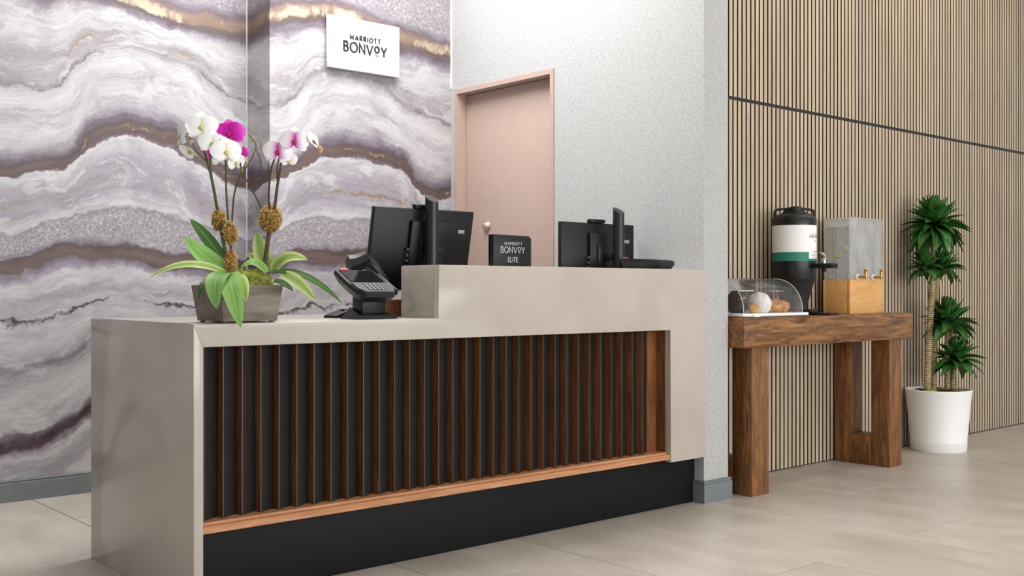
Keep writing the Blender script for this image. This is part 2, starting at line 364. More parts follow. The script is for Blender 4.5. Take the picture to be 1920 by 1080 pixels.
def acrylic(name, tint=(1, 1, 1), rough=0.02, alpha=0.25, frost=0.0):
    N = NT(name); nt = N.t; out = N.n['Material Output']
    tr = N.node('ShaderNodeBsdfTransparent'); tr.inputs[0].default_value = (*tint, 1)
    gl = N.node('ShaderNodeBsdfGlossy'); gl.inputs['Roughness'].default_value = rough
    lw = N.node('ShaderNodeFresnel'); lw.inputs[0].default_value = 1.45
    m1 = N.node('ShaderNodeMixShader'); N.put(m1.inputs[0], N.math('ADD', N.math('MULTIPLY', lw.outputs[0], 0.9), 0.02)); N.l.new(tr.outputs[0], m1.inputs[1]); N.l.new(gl.outputs[0], m1.inputs[2])
    dd = N.node('ShaderNodeBsdfDiffuse'); dd.inputs[0].default_value = (.95, .95, .94, 1); tl = N.node('ShaderNodeBsdfTranslucent'); tl.inputs[0].default_value = (.95, .95, .94, 1)
    df = N.node('ShaderNodeMixShader'); df.inputs[0].default_value = .45; N.l.new(dd.outputs[0], df.inputs[1]); N.l.new(tl.outputs[0], df.inputs[2])
    o = N.obj(); nz = N.noise(N.mapping(o, (14, 14, 5)), 1.0, 5, 0.65, 0.5)
    fac = N.ramp(nz, [(0.3, (max(0, alpha-frost),)*3), (0.7, (alpha+frost,)*3)])
    m2 = N.node('ShaderNodeMixShader'); N.put(m2.inputs[0], fac); N.l.new(m1.outputs[0], m2.inputs[1]); N.l.new(df.outputs[0], m2.inputs[2])
    N.l.new(m2.outputs[0], out.inputs[0]); return N.m
DOME = acrylic('clear_acrylic', (.97, .97, .98), 0.03, 0.05, 0.03)
TANK = acrylic('clear_acrylic_tank', (.98, .98, .98), 0.05, 0.22, 0.12)
MIST = acrylic('misted_acrylic_back', (.95, .95, .95), 0.08, 0.88, 0.1)
def leaf_mat(name, c0, c1, edge=None, rough=0.35):
    N = NT(name); uv = N.uv(); sp = N.node('ShaderNodeSeparateXYZ'); N.put(sp.inputs[0], uv)
    x = N.math('ABSOLUTE', N.math('SUBTRACT', sp.outputs[0], 0.5)); n = N.noise(N.mapping(uv, (9, 1.2, 1)), 2.0, 3)
    c = N.ramp(n, [(0.3, lin(c0)), (0.7, lin(c1))])
    if edge: c = N.mix(N.ramp(N.math('ADD', N.math('MULTIPLY', x, 1.3), N.math('MULTIPLY', n, 0.5)), [(0.42, (0, 0, 0)), (0.72, (.85, .85, .85))]), c, lin(edge))
    mid = N.ramp(x, [(0.0, (.5, .5, .5)), (0.05, (0, 0, 0))]); c = N.mix(mid, c, lin('#a8bb72'))
    hs = N.node('ShaderNodeHueSaturation'); N.put(hs.inputs['Value'], N.math('ADD', N.math('MULTIPLY', N.rnd(), 0.5), 0.75)); N.put(hs.inputs['Color'], c)
    return N.set(hs.outputs[0], rough, 0, 0.4)
LEAF_DK = leaf_mat('dark_orchid_leaf', '#2f5526', '#466f2f')
LEAF_MD = leaf_mat('green_orchid_leaf', '#5d8f42', '#7dac55', '#8cb566')
LEAF_LT = leaf_mat('pale_variegated_leaf', '#7fa445', '#98b95a', '#d6df9c')
LEAF_DR = leaf_mat('dracaena_leaf', '#1c4a1d', '#3c7430', None, 0.3)
def petal_mat(name, base, mid, tip, m=0.45):
    N = NT(name); uv = N.uv(); sp = N.node('ShaderNodeSeparateXYZ'); N.put(sp.inputs[0], uv)
    n = N.noise(N.mapping(uv, (14, 2, 1)), 1.5, 3)
    f = N.math('ADD', sp.outputs[1], N.math('MULTIPLY', N.math('SUBTRACT', n, 0.5), 0.2))
    return N.set(N.ramp(f, [(0.05, lin(base)), (m, lin(mid)), (min(1, m+.25), lin(tip))]), 0.6, 0, 0.2, **{'Subsurface Weight': 0.15, 'Subsurface Radius': (.01, .01, .01)})
PET_W = petal_mat('white_petal', '#e9ecc4', '#fbfbf8', '#ffffff', 0.2)
PET_M = petal_mat('magenta_petal', '#b3158e', '#d428b4', '#e05cc8', 0.6)
PET_P = petal_mat('pink_hearted_petal', '#c13aa6', '#efcbe8', '#fdf9fb', 0.30)
LIP_Y = plain('yellow_lip', '#d8cf7a', 0.6); LIP_R = plain('crimson_lip', '#b5215c', 0.6)
STEM = plain('dark_green_stem', '#47512f', 0.5, 0, 0.3, 0.2, 60); TWIG = plain('brown_twig', '#574733', 0.7, 0, 0.2, 0.2, 60)
BUD = plain('tan_bud', '#b99b72', 0.6, 0, 0.2, 0.2, 50)
MOSSG = plain('green_moss', '#939a4a', 0.95, 0, 0.1, 0.45, 90); MOSSB = plain('brown_moss', '#c2a063', 0.95, 0, 0.1, 0.4, 90)
def trunk_mat():
    N = NT('ringed_trunk'); o = N.obj(); wv = N.node('ShaderNodeTexWave', bands_direction='Z'); N.put(wv.inputs[0], o)
    wv.inputs['Scale'].default_value = 26; wv.inputs['Distortion'].default_value = 5; wv.inputs['Detail'].default_value = 3; wv.inputs['Detail Scale'].default_value = 4
    N.bump(wv.outputs[1], 0.5, 0.004)
    return N.set(N.ramp(wv.outputs[1], [(0.1, lin('#6d5b42')), (0.45, lin('#ab9872')), (0.8, lin('#cbbd98'))]), 0.85, 0, 0.15)
TRUNK = trunk_mat()

# ------------------------------------------------------------------ setting
ZC = 3.5
YL, YR, XR = 5.167, 4.92, 2.678
XP, XP2, YP = 3.85, 4.026, 3.07        # partition wall: left face, right face, end
YS = 3.360                             # slat faces
floor = bxo('floor', (-3.0, 10.2, -2.6, 5.4, -0.08, -0.006), GROUT); tag(floor, kind='structure')
tm = {}
def tile_mesh(w_, l_):
    k = (round(w_, 3), round(l_, 3))
    if k not in tm:
        bm = bmesh.new(); box(bm, -w_/2, w_/2, -l_/2, l_/2, -0.006, 0); bmesh.ops.bevel(bm, geom=[e for e in bm.edges if all(v.co.z > -1e-5 for v in e.verts)], offset=0.001, segments=1, affect='EDGES')
        me = bpy.data.meshes.new('floor_tile'); bm.to_mesh(me); bm.free(); me.materials.append(TILE); tm[k] = me
    return tm[k]
TWID, TLEN, JT = 0.582, 1.214, 0.0042
for i in range(-7, 15):
    x0 = 1.595+TWID*(i-1); ph = 2.75 if i % 2 == 0 else 2.143
    y = ph-TLEN*4
    while y < 5.16:
        ya, yb = max(y, -2.5), min(y+TLEN, 5.19)
        if x0 > 3.9: yb = min(yb, 3.40)
        if yb-ya > 0.03:
            link('floor_tile', tile_mesh(TWID-JT, yb-ya-JT), floor, (x0+TWID/2, (ya+yb)/2, 0))
        y += TLEN
ceil = bxo('ceiling', (-3.0, 10.2, -2.6, 5.4, ZC, ZC+0.08), CEILM); tag(ceil, kind='structure')
def marble_wall(name, segs, extra):
    """segs: list of (x0,y0,x1,y1,s0,s1) front faces carrying the print"""
    bm = bmesh.new(); uv = bm.loops.layers.uv.verify()
    for x0, y0, x1, y1, s0, s1 in segs:
        vs = [bm.verts.new(p) for p in ((x0, y0, 0), (x1, y1, 0), (x1, y1, ZC), (x0, y0, ZC))]
        f = bm.faces.new(vs)
        for l, c in zip(f.loops, ((s0, 0), (s1, 0), (s1, ZC), (s0, ZC))): l[uv].uv = c
    for b in extra: box(bm, *b)
    me = bpy.data.meshes.new(name); bm.to_mesh(me); bm.free(); me.materials.append(MARBLE)
    return tag(link(name, me), kind='structure')
ds = YL-YR
marble_wall('wall_left', [(-3.0, YL, XR, YL, -3.0, XR)], [(-3.0, XR+.001, YL+0.001, YL+0.12, 0, ZC)])
marble_wall('wall_back', [(XR, YL, XR, YR, XR, XR+ds), (XR, YR, XP-.001, YR, XR+ds, XP+ds)], [(XR+0.001, XP-.001, YR+0.001, YL+0.12, 0, ZC)])
bxo('trim_1', (XR-0.004, XR+0.0005, YL-0.006, YL-0.0005, 0.1, ZC), plain('pale_corner_bead', '#d9d7da', 0.4)).__setitem__('kind', 'structure')
bxo('trim_2', (XP-0.006, XP-0.0005, YR-0.008, YR-0.0005, 2.13, ZC), plain('white_caulk_bead', '#e9e8e6', 0.5)).__setitem__('kind', 'structure')
# partition wall with the door opening
DY0, DY1, DZ = 4.062, 4.872, 2.105
bm = bmesh.new()
box(bm, XP, XP2, YP, DY0, 0, ZC); box(bm, XP, XP2, DY1, YL+.12, 0, ZC); box(bm, XP, XP2, DY0, DY1, DZ, ZC)
tag(build('wall_right', bm, VINYL), kind='structure')
door = empty('door_1', (XP, (DY0+DY1)/2, 0)); tag(door, kind='structure')
def rel(b, p): return (b[0]-p[0], b[1]-p[0], b[2]-p[1], b[3]-p[1], b[4]-p[2], b[5]-p[2])
dp = tuple(door.location)
bm = bmesh.new(); fw = 0.014
box(bm, *rel((XP-0.008, XP+0.09, DY0-0.012, DY0+fw, 0, DZ+0.012), dp)); box(bm, *rel((XP-0.008, XP+0.09, DY1-fw, DY1+0.012, 0, DZ+0.012), dp)); box(bm, *rel((XP-0.008, XP+0.09, DY0+fw, DY1-fw, DZ-fw, DZ+0.012), dp))
build('door_frame', bm, DOORM, door)
bxo('door_leaf', rel((XP+0.062, XP+0.105, DY0+fw+.001, DY1-fw-.003, 0.008, DZ-fw-.003), dp), DOORM, door, 0.002)
bm = bmesh.new(); lathe(bm, [(0, 0), (0.027, 0), (0.027, 0.006), (0.020, 0.012), (0.017, 0.026), (0.012, 0.03), (0, 0.03)], 28)
k = build('door_lock', bm, plain('rose_nickel', '#d2b7ab', 0.3, 0.7), door, (0.062, 4.665-dp[1], 1.325), smooth=40); k.rotation_euler = (0, -math.pi/2, 0)
# baseboards
def baseboard(name, b, axis):
    x0, x1, y0, y1 = b; bm = bmesh.new(); h = 0.1
    if axis == 'x': prism(bm, [(y1, 0), (y0, 0), (y0, h-0.016), (y0+0.004, h-0.013), (y0+0.004, h-0.009), (y0+0.001, h-0.006), (y0+0.004, h), (y1, h)], 'x', x0, x1)
    else: prism(bm, [(x1, 0), (x0, 0), (x0, h-0.016), (x0+0.004, h-0.013), (x0+0.004, h-0.009), (x0+0.001, h-0.006), (x0+0.004, h), (x1, h)], 'y', y0, y1)
    tag(build(name, bm, BASEB), kind='structure')
baseboard('baseboard_left', (-3.0, XR-0.0125, YL-0.012, YL-0.0005), 'x')
baseboard('baseboard_back', (XR-0.012, XP-0.001, YR-0.012, YR-0.0005), 'x')
bm = bmesh.new(); h = 0.1; e = 0.014
for off, z0, z1 in ((e, 0, h-0.016), (e-0.005, h-0.016, h-0.010), (e-0.001, h-0.010, h-0.004), (e-0.006, h-0.004, h)):
    pts = [(XP-off, YP+0.052), (XP-off, YP-off), (XP2+off, YP-off), (XP2+off, YP+0.018), (XP2, YP+0.018), (XP2, YP-.0005), (XP-.0005, YP-.0005), (XP-.0005, YP+0.052)]
    prism(bm, pts, 'z', z0, z1)
tag(build('baseboard_right', bm, BASEB), kind='structure')
tag(bxo('trim_3', (XP2+0.0005, XP2+0.013, YP+0.02, YS+0.012, 0, ZC), BLACKTRIM), kind='structure')
# slatted wall: felt backing, two rows of oak slats, each slat a piece
far = bxo('wall_far', (XP2+0.013, 9.42, YS+0.012, YS+0.12, 0, ZC), FELT); tag(far, kind='structure')
PITCH, SW = 0.0371, 0.0258
MDF = plain('dark_slat_core', '#2a2119', 0.9, 0, 0.1)
def slat_mesh(h):
    bm = bmesh.new(); box(bm, -SW/2, SW/2, 0, 0.012, 0, h); bmesh.ops.recalc_face_normals(bm, faces=bm.faces)
    for f in bm.faces: f.material_index = 0 if f.normal.y < -0.5 else 1
    me = bpy.data.meshes.new('slat'); bm.to_mesh(me); bm.free(); me.materials.append(SLATW); me.materials.append(MDF); return me
lo_m, hi_m = slat_mesh(1.924), slat_mesh(ZC-1.948-.002)
x = 4.058; i = 0
while x < 9.41:
    link('slat', lo_m, far, (x, YS, 0.006)); link('slat', hi_m, far, (x+0.0016, YS, 1.948)); x += PITCH
bxo('seam_rail', (XP2+0.014, 9.41, YS+0.004, YS+0.0118, 1.926, 1.952), BLACKTRIM, far)

# ------------------------------------------------------------------ reception desk
DX0, DX1, DYF, DYB = 1.41, XP-0.002, 3.057, 3.905
ZL, ZU, XRI, YRI = 0.862, 1.055, 2.336, 3.289
OX0, OX1, OZ = 1.441, 3.605, 0.791
desk = empty('reception_desk', (2.6, 3.48, 0)); tag(desk, 'beige stone reception desk with stepped counter and dark finned wooden front', 'desk')
D = (2.6, 3.48, 0)
def dpart(name, b, mat, bev=0.0015): return bxo(name, rel(b, D), mat, desk, bev)
bm = bmesh.new(); prism(bm, [(DX0-D[0], 0), (OX0-D[0], 0), (OX0-D[0], OZ), (DX0-D[0], ZL)], 'y', DYF-D[1], DYB-D[1]); bevel(bm, 0.0018, 2)
build('end_panel', bm, STONE, desk, smooth=35)
bm = bmesh.new(); prism(bm, [(p[0]-D[0], p[1]) for p in [(DX0, ZL), (XRI, ZL), (XRI, ZU), (DX1, ZU), (DX1, 0.211), (OX1, 0.211), (OX1, OZ), (OX0, OZ)]], 'y', DYF-D[1], DYF+0.03-D[1]); bevel(bm, 0.0018, 2)
build('front_fascia', bm, STONE, desk, smooth=35)
dpart('counter_top', (OX0-0.002, DX1, DYF+0.0302, DYB, ZL-0.03, ZL), STONE)
dpart('riser_side', (XRI, XRI+0.03, DYF+0.0302, YRI, ZL+.0002, ZU), STONE)
dpart('riser_top', (XRI+0.0302, DX1, DYF+0.0302, YRI, ZU-0.03, ZU), STONE)
dpart('riser_back', (XRI+0.0302, DX1, YRI-0.03, YRI, ZL+.0002, ZU-0.0302), STONE)
dpart('toe_kick', (OX0+0.001, DX1-.0005, 3.122, 3.16, 0, 0.222), BLACKKICK, 0.001)
bm = bmesh.new()
prism(bm, [(y-D[1], z) for y, z in [(3.060, 0.224), (3.19, 0.224), (3.19, 0.2545), (3.079, 0.2545), (3.077, 0.250), (3.077, 0.246), (3.0625, 0.246), (3.060, 0.2435)]], 'x', OX0+.001-D[0], OX1-.001-D[0])
build('sill', bm, SILLW, desk)
dpart('fin_backing', (OX0+.001, OX1-.001, 3.146, 3.16, 0.2548, OZ+.03), BLACKKICK, 0)
dpart('side_return', (OX1-0.004, OX1+0.012, DYF+0.0305, 3.145, 0.255, OZ+.03), WALNUT, 0)
dpart('light_blocker', (OX0+.001, DX1-.004, 3.20, DYB-0.03, 0.01, ZL-0.0305), plain('dark_blocker', '#3b3129', 0.6), 0)  # unseen dark box added inside the desk body to block light
FP, FD0, FD1 = 0.0648, 3.103, 3.139
def fin_mesh():
    bm = bmesh.new()
    pts = [(0.0, FD0), (0.0026, FD0), (FP-0.0004, FD1), (FP-0.0004, FD1+0.006), (0.0, FD1+0.006)]
    fs = prism(bm, pts, 'z', 0, OZ-0.2548+0.028)
    me = bpy.data.meshes.new('fin'); bmesh.ops.recalc_face_normals(bm, faces=bm.faces)
    for f in bm.faces:
        n = f.normal
        f.material_index = 1 if n.x < -0.9 else (2 if (n.y < -0.99) else 0)
    bm.to_mesh(me); bm.free()
    for m in (CHAR, WALNUT, CHAREDGE): me.materials.append(m)
    return me
fm = fin_mesh(); xf = 1.4625
while xf < 3.53:
    link('fin', fm, desk, (xf-D[0], -D[1], 0.2548)); xf += FP
bm = bmesh.new(); prism(bm, [(OX0+.001, FD0+0.012), (1.4615, FD1), (1.4615, FD1+.006), (OX0+.001, FD1+.006)], 'z', 0.2548, OZ+0.028)
o = build('fin', bm, CHAR, desk); o.location = (-D[0], -D[1], 0)
bm = bmesh.new(); prism(bm, [(xf+.001, FD1-.004), (OX1-0.0045, FD1-.004), (OX1-.0045, FD1+.006), (xf+.001, FD1+.006)], 'z', 0.2548, OZ+0.028)
o = build('side_panel', bm, WALNUT, desk); o.location = (-D[0], -D[1], 0)

# ------------------------------------------------------------------ lettering (single-width stroke letters)
def arc(cx, cy, rx, ry, a0, a1, n=14): return [(cx+rx*math.cos(math.radians(a0+(a1-a0)*i/n)), cy+ry*math.sin(math.radians(a0+(a1-a0)*i/n))) for i in range(n+1)]
GL = {
'M': (0.92, [[(0.0, 0), (0.05, 1), (0.46, 0.22), (0.87, 1), (0.92, 0)]]), 'A': (0.84, [[(0, 0), (0.42, 1), (0.84, 0)], [(0.15, 0.33), (0.69, 0.33)]]),
'R': (0.6, [[(0, 0), (0, 1), (0.3, 1)]+arc(0.3, 0.74, 0.26, 0.26, 90, -90)+[(0, 0.48)], [(0.26, 0.48), (0.6, 0)]]),
'I': (0.0, [[(0, 0), (0, 1)]]), 'O': (0.98, [arc(0.49, 0.5, 0.49, 0.5, 0, 360, 30)]), 'T': (0.62, [[(0, 1), (0.62, 1)], [(0.31, 0), (0.31, 1)]]),
'B': (0.58, [[(0, 0), (0, 1), (0.28, 1)]+arc(0.28, 0.765, 0.23, 0.235, 90, -90)+[(0, 0.53)], [(0.28, 0.53)]+arc(0.30, 0.265, 0.28, 0.265, 90, -90)+[(0, 0)]]),
'N': (0.74, [[(0, 0), (0, 1), (0.74, 0), (0.74, 1)]]), 'V': (0.84, [[(0, 1), (0.42, 0), (0.84, 1)]]), 'Y': (0.78, [[(0, 1), (0.39, 0.45), (0.78, 1)], [(0.39, 0.45), (0.39, 0)]]),
'E': (0.5, [[(0.5, 1), (0, 1), (0, 0), (0.5, 0)], [(0, 0.52), (0.44, 0.52)]]), 'L': (0.46, [[(0, 1), (0, 0), (0.46, 0)]]), 'H': (0.66, [[(0, 0), (0, 1)], [(0.66, 0), (0.66, 1)], [(0, 0.52), (0.66, 0.52)]]),
}
GL['o'] = (0.62, [arc(0.31, 0.66, 0.31, 0.32, 0, 360, 26)])
def stroke(bm, pts, w_, d0, d1, P):
    n = len(pts); pts = [Vector((p[0], p[1])) for p in pts]; closed = (pts[0]-pts[-1]).length < 1e-6
    L, R = [], []
    for i, p in enumerate(pts):
        a = pts[i]-pts[i-1] if i else (pts[-1]-pts[-2] if closed else pts[1]-pts[0])
        b = pts[i+1]-pts[i] if i < n-1 else (pts[1]-pts[0] if closed else pts[-1]-pts[-2])
        a = a.normalized(); b = b.normalized(); na = Vector((-a.y, a.x)); nb = Vector((-b.y, b.x)); m = na+nb
        m = m.normalized() if m.length > 0.1 else na
        k = w_/2/max(0.45, m.dot(na)); e = Vector((0, 0))
        if not closed and i == 0: e = -b*w_*0.0
        L.append(p+m*k+e); R.append(p-m*k+e)
    vs = [[bm.verts.new(P(q.x, q.y, d)) for q in S_] for S_ in (L, R) for d in (d0, d1)]
    l0, l1, r0, r1 = vs
    for i in range(n-1):
        bm.faces.new((l1[i], l1[i+1], r1[i+1], r1[i])); bm.faces.new((l0[i], r0[i], r0[i+1], l0[i+1]))
        bm.faces.new((l0[i], l0[i+1], l1[i+1], l1[i])); bm.faces.new((r0[i], r1[i], r1[i+1], r0[i+1]))
    if not closed:
        for i in (0, n-1): bm.faces.new((l0[i], l1[i], r1[i], r0[i]))
def word(text, parent, x0, x1, z0, h, y_face, weight, depth, mat, gap=0.3, accent=None, small=None):
    """letters spread evenly between x0 and x1 on a plane of constant y, raised towards -y"""
    ws = [GL[c][0] for c in text]; tot = sum(ws)+gap*(len(text)-1); sc = (x1-x0)/tot/h; cur = x0
    for c, gw in zip(text, ws):
        bm = bmesh.new()
        for st in GL[c][1]: stroke(bm, [(p[0]*h*sc, p[1]*h) for p in st], weight, 0, depth, lambda a, b, d: (a, -d, b))
        build('letter', bm, mat, parent, (cur, y_face, z0))
        if c == 'o' and accent:
            bm = bmesh.new(); stroke(bm, [(0.02*h*sc, 0.06*h), (0.60*h*sc, 0.06*h)], weight*0.8, 0, depth, lambda a, b, d: (a, -d, b))
            build('underline', bm, accent, parent, (cur, y_face, z0))
        cur += (gw+gap)*h*sc

# white sign on the marble wall
sg = empty('wall_sign', (3.228, YR, 2.14)); tag(sg, 'square white panel sign with raised black letters on the marble print wall', 'sign')
bxo('panel', (-0.227, 0.227, -0.040, -0.014, 0, 0.277), WHITEP, sg, 0.002)
bxo('standoff', (-0.17, 0.17, -0.0138, -0.0005, 0.05, 0.225), DARKGREY, sg)
word('MARRIOTT', sg, -0.095, 0.098, 0.163, 0.025, -0.0402, 0.0042, 0.005, INK, 0.5)
word('BONVoY', sg, -0.135, 0.138, 0.097, 0.051, -0.0402, 0.0074, 0.006, INK, 0.32, ORANGE)

# black sign block on the riser
el = empty('counter_sign', (2.80, 3.20, ZU)); tag(el, 'small black block sign with silver lettering standing on the upper counter', 'sign')
bm = bmesh.new(); prism(bm, [(-0.100, 0), (0.100, 0), (0.100, 0.112), (0.094, 0.121), (0.084, 0.125), (-0.100, 0.127)], 'y', -0.016, 0.016); bevel(bm, 0.003, 2)
build('block', bm, BLACKPL, el, smooth=35)
word('MARRIOTT', el, -0.043, 0.048, 0.087, 0.0105, -0.0161, 0.0014, 0.0012, SILVERINK, 0.42)
word('BONVoY', el, -0.062, 0.063, 0.056, 0.0235, -0.0161, 0.0025, 0.0012, SILVERINK, 0.26, SILVERINK)
word('ELITE', el, -0.024, 0.026, 0.020, 0.018, -0.0161, 0.0022, 0.0012, SILVERINK, 0.22)

# ------------------------------------------------------------------ computer monitors
def monitor(x, y, tilt, rz, wd, zb, label, colx, coly, coltop):
    t = empty('computer_monitor', (x, y, ZL), rz)
    tag(t, label, 'monitor', 'monitors behind the upper counter')
    H_ = 0.325; T = Matrix.Translation((0, 0, zb-ZL)) @ Matrix.Rotation(tilt, 4, 'X')
    def pb(name, b, mat, bev=0.003, par=t):
        bm = bmesh.new(); box(bm, *b); bevel(bm, bev, 2); bmesh.ops.transform(bm, matrix=T, verts=bm.verts)
        return build(name, bm, mat, par, smooth=35)
    sh = pb('shell', (-wd/2, wd/2, -0.012, 0.012, 0, H_), BLACKPL, 0.004)
    pb('screen', (-wd/2+.008, wd/2-.008, 0.0122, 0.0132, 0.012, H_-.008), SCREEN, 0.0004)
    hp = pb('rear_housing', (-wd*0.15, wd*0.40, -0.030, -0.0122, 0.05, H_-0.045), BLACKPL, 0.005)
    pb('mount_plate', (-0.03, 0.09, -0.040, -0.0302, 0.09, H_-0.10), BLACKPL2, 0.003)
    for i in range(5): pb('port', (-wd*0.15-.012, -wd*0.15-.003, -0.03, -0.0124, 0.07+i*0.022, 0.084+i*0.022), DARKGREY, 0.001)
    pb('arm', (0.000, 0.060, -0.085, -0.0402, 0.155, 0.185), BLACKPL, 0.004)
    pb('badge', (wd*0.32, wd*0.40-.006, -0.0312, -0.0302, H_-0.088, H_-0.073), GREYB, 0.0003)
    pb('webcam', (-0.058, 0.038, -0.02, 0.01, H_+0.0005, H_+0.018), BLACKPL, 0.005)
    cx_, cy_ = colx-x, coly-y
    bm = bmesh.new(); n = 28; r = 0.0262; zt = coltop-ZL; A = []; B = []
    for i in range(n):
        a = 2*math.pi*i/n; A.append(bm.verts.new((cx_+r*math.cos(a), cy_+r*math.sin(a), 0.012)))
        B.append(bm.verts.new((cx_+r*math.cos(a), cy_+r*math.sin(a), zt-0.013-0.011*(math.cos(a)*SA-math.sin(a)*CA)-0.012*(-math.cos(a)*CA-math.sin(a)*SA))))
    bm.faces.new(A); bm.faces.new(B)
    for i in range(n): bm.faces.new((A[i], A[(i+1) % n], B[(i+1) % n], B[i]))
    build('stand_column', bm, BLACKPL2, t, smooth=50)
    bxo('stand_base', (cx_-0.11, cx_+0.11, cy_-0.04, cy_+0.16, 0.0, 0.0118), BLACKPL, t, 0.004)
    return t
monitor(2.535, 3.47, math.radians(11), 0, 0.485, 0.965, 'large black monitor tilted back, seen from behind at the low counter step', 2.527, 3.352, 1.335)
monitor(3.555, 3.455, 0.0, 0, 0.478, 0.945, 'black upright monitor seen from behind next to the grey wall', 3.59, 3.352, 1.338)

# ------------------------------------------------------------------ payment terminals
def terminal(name, loc, rz, tilt, label, stand=True, zlift=0.095):
    t = empty(name, loc, rz); tag(t, label, 'card reader')
    T = Matrix.Translation((0, 0, zlift)) @ Matrix.Rotation(tilt, 4, 'X')
    def fin(bm, nm, mat, par=t, sm=35):
        bmesh.ops.transform(bm, matrix=T, verts=bm.verts); return build(nm, bm, mat, par, smooth=sm)
    # body: wide at the screen end, chamfered at the keypad end
    KX = Matrix.Diagonal((0.84, 1, 1, 1)); T = T @ KX
    top = [(-0.098, 0.11), (0.098, 0.11), (0.105, 0.02), (0.098, -0.055), (0.072, -0.085), (-0.072, -0.085), (-0.098, -0.055), (-0.105, 0.02)]
    bm = bmesh.new(); B = [bm.verts.new((x*0.82, y*0.82, -0.034)) for x, y in top]; M_ = [bm.verts.new((x, y, -0.008)) for x, y in top]; U = [bm.verts.new((x*0.97, y*0.97, 0.006)) for x, y in top]
    bm.faces.new(B[::-1]); bm.faces.new(U); n = 8
    for P, Q in ((B, M_), (M_, U)):
        for i in range(n): bm.faces.new((P[i], P[(i+1) % n], Q[(i+1) % n], Q[i]))
    body = fin(bm, 'body', BLACKPL2)
    bm = bmesh.new(); box(bm, -0.082, 0.082, 0.004, 0.098, 0.0062, 0.0085); fin(bm, 'screen', SCREEN)
    bm = bmesh.new(); prism(bm, [(-0.092, -0.004), (0.092, -0.004), (0.090, -0.05), (0.066, -0.077), (-0.066, -0.077), (-0.090, -0.05)], 'z', 0.0062, 0.0105); fin(bm, 'keypad_plate', DARKGREY)
    bm = bmesh.new(); box(bm, -0.045, 0.045, -0.066, -0.010, 0.0106, 0.0114); kp = fin(bm, 'keypad', BLACKPL)
    for i in range(4):
        for j in range(4):
            bm = bmesh.new(); xx, yy = -0.036+i*0.021, -0.06+j*0.0125; box(bm, xx, xx+0.006, yy, yy+0.004, 0.0115, 0.0124); fin(bm, 'key', KEYW, kp, False)
    bm = bmesh.new(); box(bm, -0.075, -0.035, 0.100, 0.108, 0.0062, 0.0125); fin(bm, 'indicator_light', REDP)
    bm = bmesh.new(); box(bm, 0.1055, 0.118, -0.05, 0.09, -0.02, 0.004); bevel(bm, 0.004); fin(bm, 'card_swipe', BLACKPL)
    if stand:
        bm = bmesh.new(); prism(bm, [(-0.048, -0.034), (0.048, -0.034), (0.048, 0.034), (-0.048, 0.034)], 'z', 0.018, zlift-0.024); bevel(bm, 0.006); build('pivot_block', bm, BLACKPL, t, smooth=35)
        bm = bmesh.new()
        A = [bm.verts.new((x, y, 0)) for x, y in ((-0.085, -0.06), (0.085, -0.06), (0.075, 0.07), (-0.075, 0.07))]; U = [bm.verts.new((x, y, z)) for x, y, z in ((-0.076, -0.054, 0.014), (0.076, -0.054, 0.014), (0.05, 0.045, 0.04), (-0.05, 0.045, 0.04))]
        bm.faces.new(A[::-1]); bm.faces.new(U)
        for i in range(4): bm.faces.new((A[i], A[(i+1) % 4], U[(i+1) % 4], U[i]))
        build('base', bm, BLACKPL, t)
    return t
terminal('card_terminal', (2.142, 3.215, ZL), math.radians(0), math.radians(26), 'black card payment terminal on a swivel stand at the lower counter', True, 0.122)
terminal('card_terminal', (3.60, 3.165, ZU), math.radians(10), math.radians(4), 'black card payment terminal lying on the upper counter before the upright monitor', False, 0.0345)
# flat stylus tray beside the terminal
tr = empty('stylus_tray', (2.155, 3.415, ZL), math.radians(20)); tag(tr, 'flat black wedge tray lying behind the card terminal on the lower counter', 'tray')
bm = bmesh.new(); prism(bm, [(-0.07, 0.0), (0.07, 0.0), (0.07, 0.028), (0.02, 0.03), (-0.066, 0.01)], 'y', -0.03, 0.03); bevel(bm, 0.003); build('tray_body', bm, BLACKPL, tr, smooth=35)
bxo('groove', (0.0, 0.06, -0.008, 0.008, 0.0285, 0.0315), DARKGREY, tr)
# hand scanner in its cradle
sc_ = empty('barcode_scanner', (2.252, 3.372, ZL), math.radians(0)); tag(sc_, 'black handheld barcode scanner resting upright in a cradle behind the card terminal', 'scanner')
bm = bmesh.new(); lathe(bm, [(0, 0), (0.034, 0), (0.034, 0.008), (0.016, 0.02), (0.012, 0.06), (0, 0.06)], 24, (0.0, 0.0)); build('cradle', bm, BLACKPL, sc_, smooth=40)
def V3(u, v, d): return ray_point(u, v, d)-Vector(sc_.location)
dS = 2.252*CA+3.372*SA
bm = bmesh.new(); tube(bm, [V3(722, 530, dS), V3(711, 514, dS-.01), V3(699, 499, dS-.02), V3(684, 487, dS-.02), V3(676, 484, dS-.02)], 0.018, 0.026, 14, 0, 4); build('grip', bm, BLACKPL2, sc_, smooth=50)
bm = bmesh.new(); tube(bm, [V3(722, 528, dS), V3(716, 545, dS+.0), V3(700, 575, dS)], 0.010, 0.008, 10, 0, 4); build('cord_sleeve', bm, DARKGREY, sc_, smooth=50)
bm = bmesh.new(); tube(bm, [V3(690, 483, dS-.02), V3(672, 493, dS-.03), V3(655, 497, dS-.04)], 0.030, 0.038, 8, 0, 2); build('head', bm, BLACKPL, sc_, smooth=25)
bm = bmesh.new(); tube(bm, [V3(656, 497, dS-.04), V3(653.5, 497.5, dS-.043)], 0.027, 0.027, 8); build('scan_window', bm, SCREEN, sc_)
